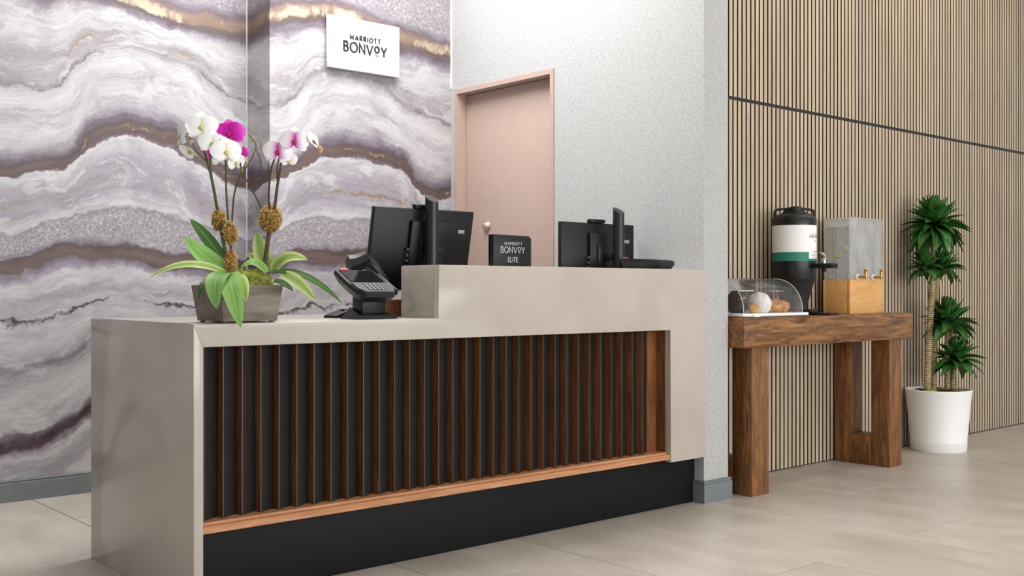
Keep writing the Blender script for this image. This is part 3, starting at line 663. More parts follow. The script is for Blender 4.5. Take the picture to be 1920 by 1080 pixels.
# wooden organiser next to the step
og = empty('organiser_box', (2.375, 3.40, ZL)); tag(og, 'small brown wooden box on the lower counter, half hidden behind the card terminal', 'box')
bxo('box_body', (-0.055, 0.030, -0.035, 0.035, 0, 0.055), WALNUT, og, 0.002); bxo('box_lid', (-0.057, 0.032, -0.037, 0.037, 0.0552, 0.066), WALNUT, og, 0.002)

# ------------------------------------------------------------------ orchid arrangement
PC = Vector((1.622, 3.195, ZL)); PD = PC.x*CA+PC.y*SA
orc = empty('orchid_planter', PC); tag(orc, 'white and magenta orchids in a grey wooden planter box on the lower counter', 'potted orchid')
def O(u, v, d=0.0): return ray_point(u, v, PD+d)-PC
bm = bmesh.new(); bw, bd, tw, td, hh, th = 0.093, 0.092, 0.110, 0.102, 0.119, 0.009
def ring(wx, wy, z): return [bm.verts.new((x, y, z)) for x, y in ((-wx, -wy), (wx, -wy), (wx, wy), (-wx, wy))]
r1, r2, r3, r4 = ring(bw, bd, 0.004), ring(tw, td, hh), ring(tw-th, td-th, hh), ring(tw-th-.004, td-th-.004, hh-0.02)
for P, Q in ((r1, r2), (r2, r3), (r3, r4)):
    for i in range(4): bm.faces.new((P[i], P[(i+1) % 4], Q[(i+1) % 4], Q[i]))
bm.faces.new(r1[::-1]); bm.faces.new(r4); build('planter', bm, GREYWOOD, orc)
bm = bmesh.new()
for sx in (-1, 1):
    for sy in (-1, 1): box(bm, sx*0.08-.006, sx*0.08+.006, sy*0.08-.006, sy*0.08+.006, 0, 0.0039)
build('feet', bm, BLACKPL, orc)
def moss(name, c, rad, mat, n, seed, L=0.012, flat=None):
    rn = random.Random(seed); bm = bmesh.new(); c = Vector(c); R = Vector(rad)
    bmesh.ops.create_icosphere(bm, subdivisions=3, radius=1.0)
    for v in bm.verts:
        d = v.co.normalized(); k = 0.84+0.34*noise.noise(d*2.2+Vector((seed, 0, 0)))+0.22*noise.noise(d*6)
        v.co = Vector((d.x*R.x, d.y*R.y, d.z*R.z))*k+c
    for _ in range(n):
        d = Vector((rn.gauss(0, 1), rn.gauss(0, 1), rn.gauss(0, 1))).normalized()
        p = c+Vector((d.x*R.x, d.y*R.y, d.z*R.z))*rn.uniform(.8, .98); e = Vector((rn.gauss(0, 1), rn.gauss(0, 1), rn.gauss(0, 1))).normalized()
        q = p+(d*0.5+e).normalized()*L*rn.uniform(.5, 1.2); s_ = (q-p).orthogonal().normalized()*L*0.16; m_ = (p+q)/2+d*L*.25
        a = [bm.verts.new(x) for x in (p-s_, p+s_, m_+s_, m_-s_, q)]
        bm.faces.new((a[0], a[1], a[2], a[3])); bm.faces.new((a[3], a[2], a[4]))
    o = build(name, bm, mat, orc); tag(o, kind='stuff'); return o
moss('moss', (0.022, -0.008, 0.126), (0.094, 0.092, 0.046), MOSSG, 1500, 3); moss('moss', (-0.070, 0.01, 0.122), (0.034, 0.07, 0.026), MOSSB, 350, 5)
moss('moss_wrap', O(410, 413, .02), (0.017, 0.017, 0.030), MOSSB, 700, 8, .013); moss('moss_wrap', O(432, 437, .0), (0.018, 0.018, 0.034), MOSSB, 700, 9, .013)
moss('moss_wrap', O(433, 490, -.01), (0.013, 0.013, 0.034), MOSSB, 600, 10, .013); moss('moss_wrap', O(507, 411, .01), (0.030, 0.028, 0.040), MOSSB, 1500, 11, .015)
def stem(pts, r0, r1, mat=STEM, name='stem'):
    bm = bmesh.new(); tube(bm, pts, r0, r1, 8, 0, 5); return build(name, bm, mat, orc, smooth='all')
stem([O(430, 515), O(427, 495), O(418, 450), O(408, 395, .02), O(398, 340, .02), O(388, 300, .01), O(378, 270)], .0072, .0035)
stem([O(398, 340, .02), O(394, 300, .03), O(396, 270, .04), O(400, 255, .04)], .0035, .0026)
stem([O(388, 303, .01), O(368, 283), O(362, 272), O(352, 250)], .0026, .0018)
stem([O(434, 515, .01), O(433, 470, .01), O(427, 400, .01), O(424, 350, .01), O(423, 300, .01)], .0042, .0032)
stem([O(433, 470, .01), O(436, 400, .02), O(440, 360, .02), O(452, 322, .02), O(448, 295, .02), O(440, 265, .03)], .0036, .002, TWIG)
stem([O(495, 510), O(500, 470), O(506, 430, .01), O(514, 395), O(520, 350), O(527, 305)], .0085, .0038, TWIG)
stem([O(508, 400), O(504, 370, -.01), O(508, 320, -.01), O(518, 290, -.01)], .004, .003, TWIG)
stem([O(514, 392), O(520, 350, .02), O(520, 310, .03), O(530, 280, .03), O(545, 262, .03)], .003, .0022, TWIG)
stem([O(500, 415), O(490, 390, .03), O(470, 350, .04), O(455, 325, .04), O(458, 312, .04), O(450, 290, .04)], .0028, .0016, TWIG, 'twig')
stem([O(455, 325, .04), O(470, 300, .05), O(480, 275, .05), O(474, 262, .05), O(466, 252, .05)], .0018, .0012, TWIG, 'twig')
stem([O(480, 275, .05), O(487, 278, .05), O(490, 268, .05)], .0014, .0012, TWIG, 'twig'); stem([O(493, 322, .05), O(488, 300, .05), O(480, 280, .05)], .0014, .0012, TWIG, 'twig')
stem([O(550, 262, -.02), O(575, 270, -.01), O(590, 268), O(598, 276)], .0018, .0015, TWIG, 'twig')
stem([O(545, 262, .02), O(533, 256, .02), O(518, 259, .02)], .0012, .0009, TWIG, 'twig'); stem([O(533, 256, .02), O(532, 250, .02)], .0011, .0009, TWIG, 'twig')
for (u, v, d, r) in ((476, 262, .05, .0065), (490, 267, .05, .004), (484, 279, .05, .0045), (478, 293, .05, .004), (466, 251, .05, .003), (462, 305, .04, .0065), (452, 320, .04, .0068), (600, 281, 0, .0105), (539, 251, .02, .003), (352, 246, 0, .007), (359, 267, 0, .006)):
    bm = bmesh.new(); bmesh.ops.create_icosphere(bm, subdivisions=2, radius=r); bmesh.ops.scale(bm, vec=(1, 1, 1.25), verts=bm.verts); bmesh.ops.translate(bm, vec=O(u, v, d), verts=bm.verts); build('bud', bm, BUD, orc, smooth='all')
VIEW = Vector((-CA, -SA, 0.0))
def leaf(b, m, t, w_, mat, up=(0, 0, 1), pr=None):
    bm = bmesh.new(); nrm = VIEW*0.75+Vector(up)*0.66
    blade(bm, bez(b, m, t, 12), w_, nrm, 0.0016, 0.16, pr or (lambda t: max(0.02, math.sin(math.pi*(0.06+0.94*t)**0.8))**0.62)); return build('leaf', bm, mat, orc, smooth=50)
k = PD/F
leaf(O(428, 500, .03), O(385, 440, .05), O(357, 411, .05), 24*k, LEAF_DK)
leaf(O(428, 510, -.01), O(375, 480, .0), O(348, 444, .0), 36*k, LEAF_MD)
leaf(O(425, 512, -.02), O(345, 475, -.05), O(281, 521, -.06), 17*k, LEAF_LT)
leaf(O(427, 512, -.06), O(392, 512, -.20), O(407, 578, -.19), 38*k, LEAF_MD)
leaf(O(431, 513, -.06), O(430, 520, -.22), O(451, 613, -.19), 40*k, LEAF_MD)
leaf(O(440, 518, -.06), O(460, 518, -.17), O(461, 566, -.165), 22*k, LEAF_LT)
leaf(O(388, 526, -.05), O(378, 526, -.14), O(372, 562, -.12), 11*k, LEAF_DK)
leaf(O(506, 508, .01), O(488, 475, .04), O(482, 435, .04), 34*k, LEAF_LT)
leaf(O(512, 508, -.01), O(530, 470, -.01), O(576, 487, -.02), 30*k, LEAF_LT)
leaf(O(512, 510, -.02), O(575, 500, -.04), O(641, 568, -.06), 15*k, LEAF_DK)
leaf(O(528, 513, -.03), O(555, 520, -.06), O(591, 562, -.07), 26*k, LEAF_LT)
leaf(O(500, 510, -.02), O(478, 478, -.01), O(452, 502, -.03), 17*k, LEAF_MD); leaf(O(500, 500, .03), O(475, 485, .05), O(466, 474, .05), 18*k, LEAF_LT); leaf(O(505, 505, .05), O(470, 470, .07), O(462, 492, .07), 16*k, LEAF_DK)
leaf(O(515, 525, -.05), O(535, 530, -.08), O(550, 546, -.08), 12*k, LEAF_DK)
def flower(u, v, d, R, face=(0, 0), roll=0.0, mat=PET_W, lip=LIP_Y, spread=1.0):
    """moth orchid bloom: three sepals, two broad petals, a small lip; face = (turn right, turn up) in radians"""
    c = O(u, v, d); R = R*k
    n = VIEW.copy(); n.rotate(Matrix.Rotation(face[0], 3, 'Z')); ax = n.cross(Vector((0, 0, 1))).normalized(); n.rotate(Matrix.Rotation(face[1], 3, ax)); n.normalize()
    rt = Vector((0, 0, 1)).cross(n).normalized(); up = n.cross(rt).normalized()
    bm = bmesh.new(); bmesh.ops.create_icosphere(bm, subdivisions=2, radius=R*0.09); bmesh.ops.translate(bm, vec=c+n*R*0.12-up*R*0.02, verts=bm.verts)
    blade(bm, bez(c+n*R*.08-up*R*.05, c+n*R*.30-up*R*.16, c+n*R*.16-up*R*.32, 6), R*0.26, n*.4+up, R*.03, 0.5)
    core = build('flower', bm, lip, orc, smooth='all')
    def dirv(a): a = math.radians(a)+roll; return rt*math.cos(a)+up*math.sin(a)
    for a, w_, l_ in ((90, .72, 1.0), (215, .66, 1.0), (325, .66, 1.0), (8, 1.28, 1.06), (172, 1.28, 1.06)):
        q = dirv(a); bm = bmesh.new(); fwd = 0.05 if w_ > 1 else -0.02
        tip = c+q*R*l_*spread+n*R*(1-spread)*0.9-n*R*0.12*spread
        blade(bm, bez(c+n*R*fwd, c+q*R*.5*spread+n*R*(.16+fwd), tip, 10), R*w_, n, R*0.012, 0.10,
              lambda t: max(.03, math.sin(math.pi*(0.10+0.90*t)**(1.0 if w_ < 1 else .92)))**0.55)
        p = build('petal', bm, mat, core, smooth=50)
    return core
flower(378, 237, -.02, 29, (0.15, 0.1), 0.05)
flower(340, 254, .0, 29, (-1.05, 0.0), 0.1)
flower(398, 268, -.03, 25, (0.25, 0.0), -0.1)
flower(424, 284, -.03, 28, (0.45, 0.05), 0.1)
flower(356, 280, .02, 27, (-0.6, -0.9), 0.2, spread=.62)
flower(442, 303, .01, 22, (0.9, -0.5), 0.2, spread=.8)
flower(411, 297, .01, 20, (0.3, -0.9), 0.1, spread=.65)
flower(430, 250, .02, 29, (0.1, 0.15), 0.12, PET_M, LIP_R)
flower(453, 287, .03, 15, (0.7, 0.0), 0.4, PET_M, LIP_R)
flower(397, 284, .05, 15, (-0.6, 0.2), 0.9, PET_M, LIP_R)
flower(521, 283, -.02, 27, (0.05, 0.0), 0.0, PET_P, LIP_R)
flower(552, 264, -.03, 27, (0.15, 0.05), -0.05, PET_P, LIP_R)
flower(585, 264, .0, 22, (1.2, 0.3), -0.4, PET_W, LIP_R, .8)
flower(541, 298, .03, 20, (0.4, -0.7), 0.1, PET_W, LIP_Y, .8)

# ------------------------------------------------------------------ wooden side table
TX0, TX1, TY0, TY1, TZ0, TZ1 = 4.042, 5.575, 2.99, 3.352, 0.695, 0.835
tb = empty('console_table', ((TX0+TX1)/2, (TY0+TY1)/2, 0)); tag(tb, 'chunky reclaimed wood console table with looped legs against the slatted wall', 'table')
tp = tuple(tb.location)
bxo('table_top', rel((TX0, TX1, TY0, TY1, TZ0, TZ1), tp), TABLEH, tb, 0.003)
for lx0, lx1 in ((4.128, 4.264), (5.362, 5.492)):
    bxo('leg', rel((lx0, lx1, 3.012, 3.122, 0, TZ0-.0005), tp), TABLEV, tb, 0.003)
    bxo('leg', rel((lx0, lx1, 3.250, 3.350, 0, TZ0-.0005), tp), TABLEV, tb, 0.003)
    bxo('stretcher', rel((lx0, lx1, 3.1225, 3.2495, 0, 0.165), tp), TABLEV, tb, 0.003)

# ------------------------------------------------------------------ pastry display
ps = empty('pastry_tray', (4.36, 3.17, TZ1)); tag(ps, 'white serving tray under the clear pastry dome at the left end of the table', 'tray')
bm = bmesh.new(); prism(bm, [(-0.285, -0.148), (-0.265, -0.162), (0.228, -0.162), (0.246, -0.148), (0.246, 0.158), (-0.285, 0.158)], 'z', 0.004, 0.018); bevel(bm, 0.004); build('plate', bm, PORC, ps, smooth=35)
bm = bmesh.new(); box(bm, -0.24, 0.20, -0.12, 0.12, 0, 0.0042); build('foot', bm, PORC, ps)
bm = bmesh.new(); box(bm, -0.235, -0.185, -0.176, -0.158, -0.004+.006, 0.014); bevel(bm, .004); build('handle', bm, PORC, ps, smooth=35)
dm = empty('pastry_dome', (4.36, 3.17, TZ1+0.0182)); tag(dm, 'clear acrylic rounded dome cover over the pastries', 'food cover')
bm = bmesh.new(); prof = [(0.148, 0.0), (0.148, 0.158), (0.03, 0.165)]+[(0.02-0.155*math.sin(math.radians(a)), 0.012+0.153*math.cos(math.radians(a))) for a in range(0, 91, 9)]+[(-0.135, 0.0)]
XA, XB = -0.262, 0.215
A = [bm.verts.new((XA, p[0], p[1])) for p in prof]; B = [bm.verts.new((XB, p[0], p[1])) for p in prof]
for i in range(len(prof)-1): bm.faces.new((A[i], A[i+1], B[i+1], B[i]))
build('cover', bm, DOME, dm, smooth=30)
for X_ in (XA, XB):
    bm = bmesh.new(); vs = [bm.verts.new((X_, p[0], p[1])) for p in prof]; bm.faces.new(vs); build('end_pane', bm, DOME, dm)
    bm = bmesh.new(); tube(bm, [(X_, p[0], p[1]) for p in prof[1:]], 0.0022, None, 6); build('edge_bead', bm, acrylic('acrylic_edge', (1, 1, 1), .1, .6, .1), dm, smooth='all')
bm = bmesh.new(); tube(bm, [(-0.06, -0.12, 0.105), (-0.02, -0.150, 0.105), (0.03, -0.150, 0.105), (0.07, -0.12, 0.105)], 0.004, None, 8, 0, 4); build('handle', bm, DOME, dm, smooth='all')
def lump(name, loc, r, label, cat, mat, seed, amp=.12, grp='pastries under the clear dome'):
    bm = bmesh.new(); bmesh.ops.create_icosphere(bm, subdivisions=4, radius=1)
    for v in bm.verts:
        d = v.co.normalized(); q = 1+amp*noise.noise(d*2.2+Vector((seed, 3, 1)))+amp*.4*noise.noise(d*6+Vector((seed, 0, 0)))
        v.co = Vector((d.x*r[0], d.y*r[1], max(d.z, -0.72)*r[2]+0.72*r[2]))*q
    mz = min(v.co.z for v in bm.verts)
    for v in bm.verts: v.co.z -= mz
    o = build(name, bm, mat, None, loc, smooth='all'); tag(o, label, cat, grp); return o
def crust(name, a, b, c_, thr=.5):
    N = NT(name); o = N.obj(); n = N.noise(o, 28, 5, .65); n2 = N.noise(o, 90, 3)
    col = N.ramp(n, [(thr-.18, lin(a)), (thr, lin(b)), (thr+.14, lin(c_))]); N.bump(n2, .3, .003); return N.set(col, .6, 0, .3)
PZ = TZ1+0.0186
lump('sugared_bun', (4.312, 3.10, PZ), (0.056, 0.056, 0.058), 'round bun dusted white with sugar under the clear dome', 'pastry', crust('powdered_sugar', '#c79f77', '#efe7e0', '#faf7f4', .40), 2, .05)
lump('golden_pastry', (4.462, 3.115, PZ), (0.082, 0.060, 0.036), 'flat golden brown pastry nearest the rounded front of the dome', 'pastry', crust('golden_crust', '#a8642c', '#cf8f4e', '#e0ac70'), 5)
lump('chocolate_bun', (4.205, 3.15, PZ), (0.044, 0.055, 0.062), 'dark chocolate speckled bun beside the sugared bun under the dome', 'pastry', crust('chocolate_glaze', '#33211d', '#4c3530', '#e8e0d8', .60), 9)
lump('croissant', (4.213, 3.062, PZ), (0.034, 0.022, 0.028), 'small yellow pastry at the front left corner of the dome', 'pastry', crust('butter_crust', '#b8812e', '#d9a94e', '#eccb7e'), 12)

# ------------------------------------------------------------------ coffee urn
CP = Vector((4.757, 3.205, TZ1))
cu = empty('coffee_urn', CP, 0); tag(cu, 'black insulated coffee urn with white and green label on a pedestal', 'coffee urn')
R_ = 0.1115
bm = bmesh.new(); lathe(bm, [(0, 0), (0.075, 0), (0.075, 0.012), (0.066, 0.03), (0.066, 0.05), (0.102, 0.175), (0.104, 0.178), (0, 0.178)], 48); build('pedestal', bm, BLACKPL2, cu, smooth=30)
bm = bmesh.new(); lathe(bm, [(0, 0.1782), (0.107, 0.1782), (R_, 0.186), (R_, 0.275), (0, 0.275)], 48); build('lower_body', bm, BLACKPL2, cu, smooth=30)
bm = bmesh.new(); lathe(bm, [(0, 0.2752), (R_+.0005, 0.2752), (R_+.0005, 0.320), (0, 0.320)], 56); build('green_band', bm, GREENB, cu, smooth=30)
bm = bmesh.new(); lathe(bm, [(0, 0.3202), (R_+.0005, 0.3202), (R_+.0005, 0.458), (0, 0.458)], 56); wl = build('white_label', bm, LABELW, cu, smooth=30)
bm = bmesh.new(); lathe(bm, [(0, 0.4582), (R_, 0.4582), (R_, 0.492), (0.106, 0.503), (0.086, 0.517), (0.070, 0.522), (0, 0.522)], 48); build('top_shoulder', bm, BLACKPL2, cu, smooth=30)
bm = bmesh.new(); lathe(bm, [(0, 0.5222), (0.062, 0.5222), (0.062, 0.528), (0.05, 0.536), (0.05, 0.548), (0.044, 0.553), (0, 0.553)], 40); lid = build('lid', bm, BLACKPL, cu, smooth=30)
bm = bmesh.new(); box(bm, -0.005, 0.038, -0.022, 0.022, 0.5532, 0.560); bevel(bm, .002); build('lid_button', bm, DARKGREY, lid, smooth=35)
bm = bmesh.new(); pts = [(-0.104*CA*0+SA*-0.100, CA*0.100, 0.492), (SA*-0.101, CA*0.101, 0.53), (SA*-0.085, CA*0.085, 0.543), (SA*-0.03, CA*0.03, 0.547)]
tube(bm, pts, 0.0065, None, 8, 0, 3); build('carry_handle', bm, BLACKPL, cu, smooth='all')
bm = bmesh.new(); tube(bm, [(-p[0], -p[1], p[2]) for p in pts], 0.0065, None, 8, 0, 3); build('carry_handle', bm, BLACKPL, cu, smooth='all')
# label patch and its lettering wrapped around the body; the urn faces the lobby
FA = math.atan2(-SA, -CA)+math.radians(52)
def cyl(a, z, r): return (r*math.cos(FA+a), r*math.sin(FA+a), z)
bm = bmesh.new(); A0, A1, n = -0.47, 0.42, 12
I0 = [[bm.verts.new(cyl(A0+(A1-A0)*i/n, z, r)) for i in range(n+1)] for z in (0.287, 0.3205) for r in (R_+.0004, R_+.0014)]
for i in range(n):
    for a, b in ((I0[1], I0[3]), (I0[2], I0[3]), (I0[0], I0[1]), (I0[0], I0[2])): bm.faces.new((a[i], a[i+1], b[i+1], b[i]))
build('info_patch', bm, LABELW, cu)
def cyl_word(text, a0, z0, h, adv, weight, r, mat):
    for i, c in enumerate(text):
        bm = bmesh.new(); w_ = GL[c][0]
        for st in GL[c][1]: stroke(bm, [((p[0]-w_/2)*h*.8, p[1]*h) for p in st], weight, 0, .0006, lambda a, b, d: cyl(a0+i*adv+a/r, z0+b, r+d))
        build('letter', bm, mat, wl)
cyl_word('BREATHE', -0.37, 0.394, 0.012, 0.125, 0.0026, R_+.0006, plain('grey_label_ink', '#4c4c4c', .6))
for a0, a1, z, hh_ in ((-.25, .3, .412, .0022), (-.08, .1, .376, .004), (-.2, .2, .322, .0035), (-.3, -.05, .308, .002), (.02, .3, .307, .003), (-.3, -.05, .301, .002), (-.3, .3, .294, .0016)):
    bm = bmesh.new(); n = 6; rr = R_+.0016
    V = [[bm.verts.new(cyl(a0+(a1-a0)*i/n, zz, rr)) for i in range(n+1)] for zz in (z, z+hh_)]
    for i in range(n): bm.faces.new((V[0][i], V[0][i+1], V[1][i+1], V[1][i]))
    build('print_line', bm, plain('soft_label_ink', '#8f8f8d', .6), wl)
# tap shelf, tap and drip tray, pointing to the lobby
def urn_box(name, b, mat, bev=.003, zrot=FA+math.pi/2, par=cu):
    bm = bmesh.new(); box(bm, *b); bevel(bm, bev); bmesh.ops.transform(bm, matrix=Matrix.Rotation(zrot, 4, 'Z'), verts=bm.verts); return build(name, bm, mat, par, smooth=35)
TAPZ = 0.25
urn_box('tap_shelf', (-0.045, 0.045, -0.215, -0.085, TAPZ-.012, TAPZ), BLACKPL, .003)
sh_ = [urn_box('shelf_rim', b, BLACKPL, .002) for b in ((-0.045, -0.040, -0.215, -0.11, TAPZ+.0002, TAPZ+.012), (0.040, 0.045, -0.215, -0.11, TAPZ+.0002, TAPZ+.012), (-0.0398, 0.0398, -0.215, -0.210, TAPZ+.0002, TAPZ+.012))]
bm = bmesh.new(); tube(bm, [(0, -0.158, TAPZ+.0002), (0, -0.160, TAPZ+.03), (0, -0.165, TAPZ+.045)], .011, .008, 14); tube(bm, [(0, -0.165, TAPZ+.045), (0, -0.150, TAPZ+.065), (0, -0.135, TAPZ+.07)], .006, .004, 10)
bmesh.ops.transform(bm, matrix=Matrix.Rotation(FA+math.pi/2, 4, 'Z'), verts=bm.verts); build('tap_lever', bm, CHROME, cu, smooth=50)
bm = bmesh.new(); lathe(bm, [(0, TAPZ-.032), (.010, TAPZ-.032), (.013, TAPZ-.0125), (0, TAPZ-.0125)], 16, (0, -0.16)); bmesh.ops.transform(bm, matrix=Matrix.Rotation(FA+math.pi/2, 4, 'Z'), verts=bm.verts); build('spout', bm, BLACKPL, cu, smooth=40)
urn_box('drip_tray', (-0.062, 0.062, -0.215, -0.078, 0.0, 0.012), BLACKPL, .004)
urn_box('drip_tray_back', (-0.055, 0.055, -0.110, -0.078, 0.0122, 0.030), BLACKPL2, .004)

# ------------------------------------------------------------------ water dispenser
WX0, WX1, WY0, WY1 = 5.172, 5.522, 3.135, 3.300
wd = empty('water_dispenser', ((WX0+WX1)/2, (WY0+WY1)/2, TZ1)); tag(wd, 'clear misted water dispenser on a honey coloured wooden box with brass taps', 'dispenser')
wp = tuple(wd.location); hx, hy_ = (WX1-WX0)/2, (WY1-WY0)/2
bxo('front_panel', (-hx, hx, -hy_, -hy_+.018, 0, 0.181), HONEY, wd, .0015); bxo('back_panel', (-hx, hx, hy_-.018, hy_, 0, 0.181), HONEY, wd, .0015)
for sx in (-1, 1): bxo('side_panel', (min(sx*hx, sx*(hx-.018)), max(sx*hx, sx*(hx-.018)), -hy_+.0182, hy_-.0182, 0, 0.181), HONEY, wd, .0015)
bxo('shelf', (-hx+.0182, hx-.0182, -hy_+.0182, hy_-.0182, 0.155, 0.17), HONEY, wd)
ix, iy = hx-.006, hy_-.006
def pane(name, b): return bxo(name, b, TANK, wd)
pane('pane', (-ix, ix, -iy, -iy+.005, .1812, .512)); bxo('pane', (-ix, ix, iy-.005, iy, .1812, .512), MIST, wd)
pane('pane', (-ix, -ix+.005, -iy+.0052, iy-.0052, .1812, .512)); pane('pane', (ix-.005, ix, -iy+.0052, iy-.0052, .1812, .512))
ld = bxo('lid', (-ix-.004, ix+.004, -iy-.004, iy+.004, .5122, .519), acrylic('lid_acrylic', (.95, .96, .97), .04, .35, .1), wd, .002)
bm = bmesh.new(); lathe(bm, [(0, .5192), (.012, .5192), (.009, .526), (.014, .535), (0, .540)], 18); build('lid_knob', bm, DOME, ld, smooth=40)
bxo('water', (-ix+.0055, ix-.0055, -iy+.0055, iy-.0055, .1815, .47), acrylic('cloudy_water', (.98, .985, .985), .02, .03, .02), wd)
for dx in (-0.092, 0.066):
    bm = bmesh.new(); tube(bm, [(dx, -hy_, .197), (dx, -hy_-.045, .197)], .0085, .0075, 14); lathe(bm, [(0, .186), (.007, .186), (.009, .197), (.009, .205), (0, .205)], 14, (dx, -hy_-.045))
    tp_ = build('tap', bm, BRASS, wd, smooth=40)
    bm = bmesh.new(); lathe(bm, [(0, .2052), (.004, .2052), (.004, .212), (.009, .214), (.0095, .226), (.007, .229), (.0095, .232), (.0095, .240), (0, .242)], 14, (dx, -hy_-.045)); build('tap_handle', bm, BRASS, tp_, smooth=40)
    bm = bmesh.new(); tube(bm, [(dx, -iy-.0002, .197), (dx, -iy-.0065, .197)], .016, None, 18); build('washer', bm, LABELW, tp_, smooth=40)
def lime(u, v, dd, r, tilt, lab, grp='lime slices in the water dispenser'):
    p = ray_point(u, v, 5.34*CA+3.215*SA+dd)
    bm = bmesh.new(); lathe(bm, [(0, -.003), (r*.93, -.003), (r, -.002), (r, .002), (r*.93, .003), (0, .003)], 24)
    for f in bm.faces: f.material_index = 0 if f.calc_center_median().xy.length < r*.9 else 1
    o = build('lime_slice', bm, [LIMEF, LIMER], None, p); d = VIEW.copy(); o.rotation_euler = (d+Vector(tilt)).to_track_quat('Z', 'Y').to_euler(); tag(o, lab, 'lime slice', grp)
def lime_flesh():
    N = NT('lime_flesh'); o = N.obj(); n = N.noise(o, 60, 3); return N.set(N.ramp(n, [(.35, lin('#d3e08a')), (.65, lin('#eef3c4'))]), .4, 0, .3)
LIMEF = lime_flesh(); LIMER = plain('lime_rind', '#86a53a', .45, 0, .4, .2, 60)
lime(1572, 478, -.095, .021, (0, 0, .2), 'lime slice floating lowest and furthest left of the cluster')
lime(1588, 466, -.095, .020, (.2, 0, .5), 'lime slice in the middle of the floating cluster'); lime(1601, 462, -.095, .019, (.3, 0, .2), 'lime slice floating highest in the cluster')
lime(1558, 518, -.045, .019, (-.3, 0, .6), 'lime slice lying at the left bottom corner of the tank'); lime(1594, 519, -.095, .021, (.2, 0, .1), 'lime slice upright on the tank bottom beside the first tap')

# ------------------------------------------------------------------ potted dracaena
QC = Vector((6.185, 3.155, 0)); QD = QC.x*CA+QC.y*SA
dr = empty('potted_dracaena', QC); tag(dr, 'tall green dracaena with leafy rosettes in a round white pot by the slatted wall', 'potted plant')
def Q(u, v, d=0.0): return ray_point(u, v, QD+d)-QC
bm = bmesh.new(); lathe(bm, [(0, .012), (.150, .012), (.156, .018), (.160, .058), (.1605, .060), (.160, .062), (.1872, .352), (.1895, .360), (.187, .366), (.180, .366), (.176, .35), (.172, .325), (0, .325)], 64); build('pot', bm, WHITEPOT, dr, smooth=35)
bm = bmesh.new(); lathe(bm, [(0, 0), (.154, 0), (.159, .008), (.162, .052), (.1632, .056), (.1605, .0565), (.1565, .017), (.150, .0118), (0, .0118)], 64); build('saucer', bm, WHITEPOT, dr, smooth=35)
bm = bmesh.new(); lathe(bm, [(0, .3252), (.1715, .3252), (.170, .338), (.1, .352), (0, .356)], 40); build('soil', bm, SOIL, dr, smooth='all')
rn = random.Random(4)
for i in range(16):
    a, r = rn.uniform(0, 6.28), rn.uniform(.04, .15); s_ = rn.uniform(.014, .028)
    bm = bmesh.new(); bmesh.ops.create_icosphere(bm, subdivisions=2, radius=s_); bmesh.ops.scale(bm, vec=(1, rn.uniform(.7, 1.2), .6), verts=bm.verts)
    build('pebble', bm, [PEBBLE, MOSSG, SOIL][i % 3], dr, (r*math.cos(a), r*math.sin(a), .358+.004-r*.09), smooth='all')
def trunk(pts, r0, r1):
    bm = bmesh.new(); tube(bm, pts, r0, r1, 14, 0, 6); build('trunk', bm, TRUNK, dr, smooth='all')
trunk([Q(1738, 745), Q(1741, 660), Q(1744, 600), Q(1749, 520), Q(1752, 450), Q(1753, 430)], .021, .017)
trunk([Q(1751, 745, .06), Q(1752, 660, .06), Q(1755, 560, .06), Q(1758, 510, .05)], .018, .015)
trunk([Q(1776, 745, .01), Q(1776, 690, .01), Q(1776, 640, .01), Q(1778, 612, .01)], .017, .014)
trunk([Q(1776, 640, .01), Q(1784, 625, -.01), Q(1786, 612, -.01)], .009, .008)
trunk([Q(1786, 745, .06), Q(1787, 710, .06), Q(1791, 684, .06)], .016, .013)
trunk([Q(1749, 520), Q(1741, 505, -.02), Q(1733, 494, -.03)], .009, .008); trunk([Q(1750, 515), Q(1760, 503, -.02), Q(1771, 494, -.03)], .009, .008)
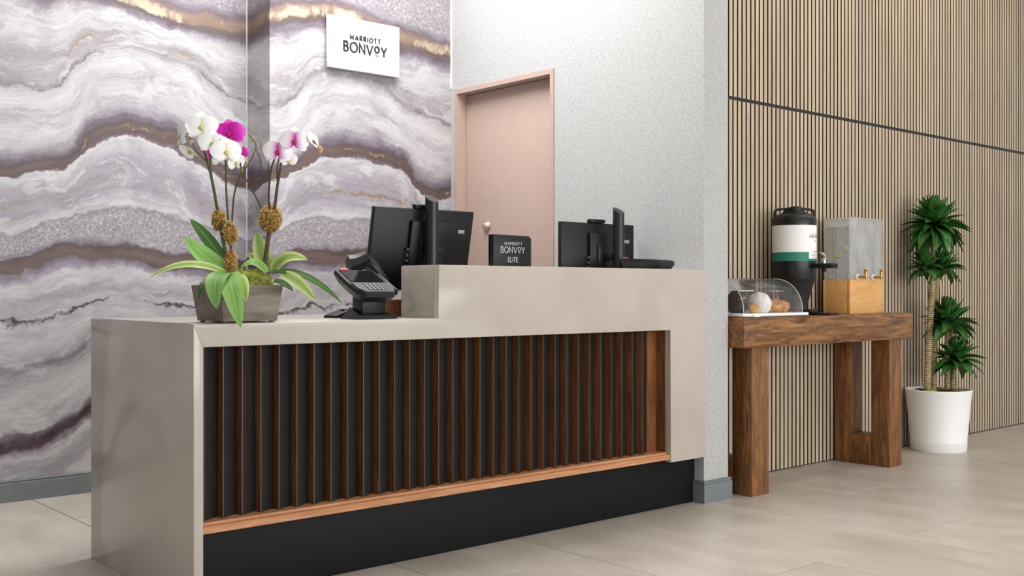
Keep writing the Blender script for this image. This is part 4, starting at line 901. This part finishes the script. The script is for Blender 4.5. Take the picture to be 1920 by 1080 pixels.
# leaf shapes shared by all rosettes
LM = []
for droop in (-0.05, 0.15, 0.42, 0.75):
    for wdt in (0.058, 0.072):
        bm = bmesh.new(); sp = [Vector((t, 0, -droop*t*t*0.9)) for t in [i/8 for i in range(9)]]
        sc = 1/max(1e-6, (sp[-1]).length)
        blade(bm, [p*sc for p in sp], wdt*6.2, (0, 0, 1), .006, .35, lambda t: max(.06, math.sin(math.pi*(0.16+0.84*t)**1.05))**.8)
        me = bpy.data.meshes.new('leaf'); bmesh.ops.recalc_face_normals(bm, faces=bm.faces); bm.to_mesh(me); bm.free(); me.materials.append(LEAF_DR)
        for p in me.polygons: p.use_smooth = True
        me.set_sharp_from_angle(angle=0.9)
        LM.append(me)
def rosette(c, L, n, seed, lo=-25, hi=85, height=.05, lean=(0, 0)):
    rn = random.Random(seed)
    for i in range(n):
        f = i/n; el_ = math.radians(lo+(hi-lo)*f**1.05+rn.uniform(-8, 8)); az = i*2.39996+rn.uniform(-.25, .25)
        l_ = L*(1.0-.30*f)*rn.uniform(.86, 1.1); di = 0 if f > .7 else (1 if f > .45 else (2 if f > .2 else 3))
        o = link('leaf', LM[di*2+rn.randint(0, 1)], dr)
        d = Vector((math.cos(az)*math.cos(el_), math.sin(az)*math.cos(el_), math.sin(el_)))
        d = (d+Vector((lean[0]*SA, -lean[0]*CA, lean[1]))*.5).normalized()
        base = c+Vector((math.cos(az)*.012, math.sin(az)*.012, -height*.5+height*f))
        zx = d; yx = Vector((0, 0, 1)).cross(zx); yx = yx.normalized() if yx.length > 1e-3 else Vector((0, 1, 0)); up = zx.cross(yx)
        roll = Matrix.Rotation(rn.uniform(-.4, .4), 3, zx)
        M_ = roll @ Matrix((zx, yx, up)).transposed()
        o.matrix_local = Matrix.Translation(base) @ M_.to_4x4() @ Matrix.Diagonal((l_, l_, l_, 1))
rosette(Q(1753, 420), 0.20, 92, 1, -22, 88, .07)
rosette(Q(1735, 499, -.03), 0.125, 44, 2, -8, 82, .05, (-.5, 0)); rosette(Q(1769, 499, -.03), 0.125, 44, 3, -10, 82, .05, (.5, 0))
rosette(Q(1780, 603, .0), 0.172, 62, 4, -4, 88, .06)
rosette(Q(1794, 672, .0), 0.165, 56, 5, -6, 85, .06, (.1, 0))
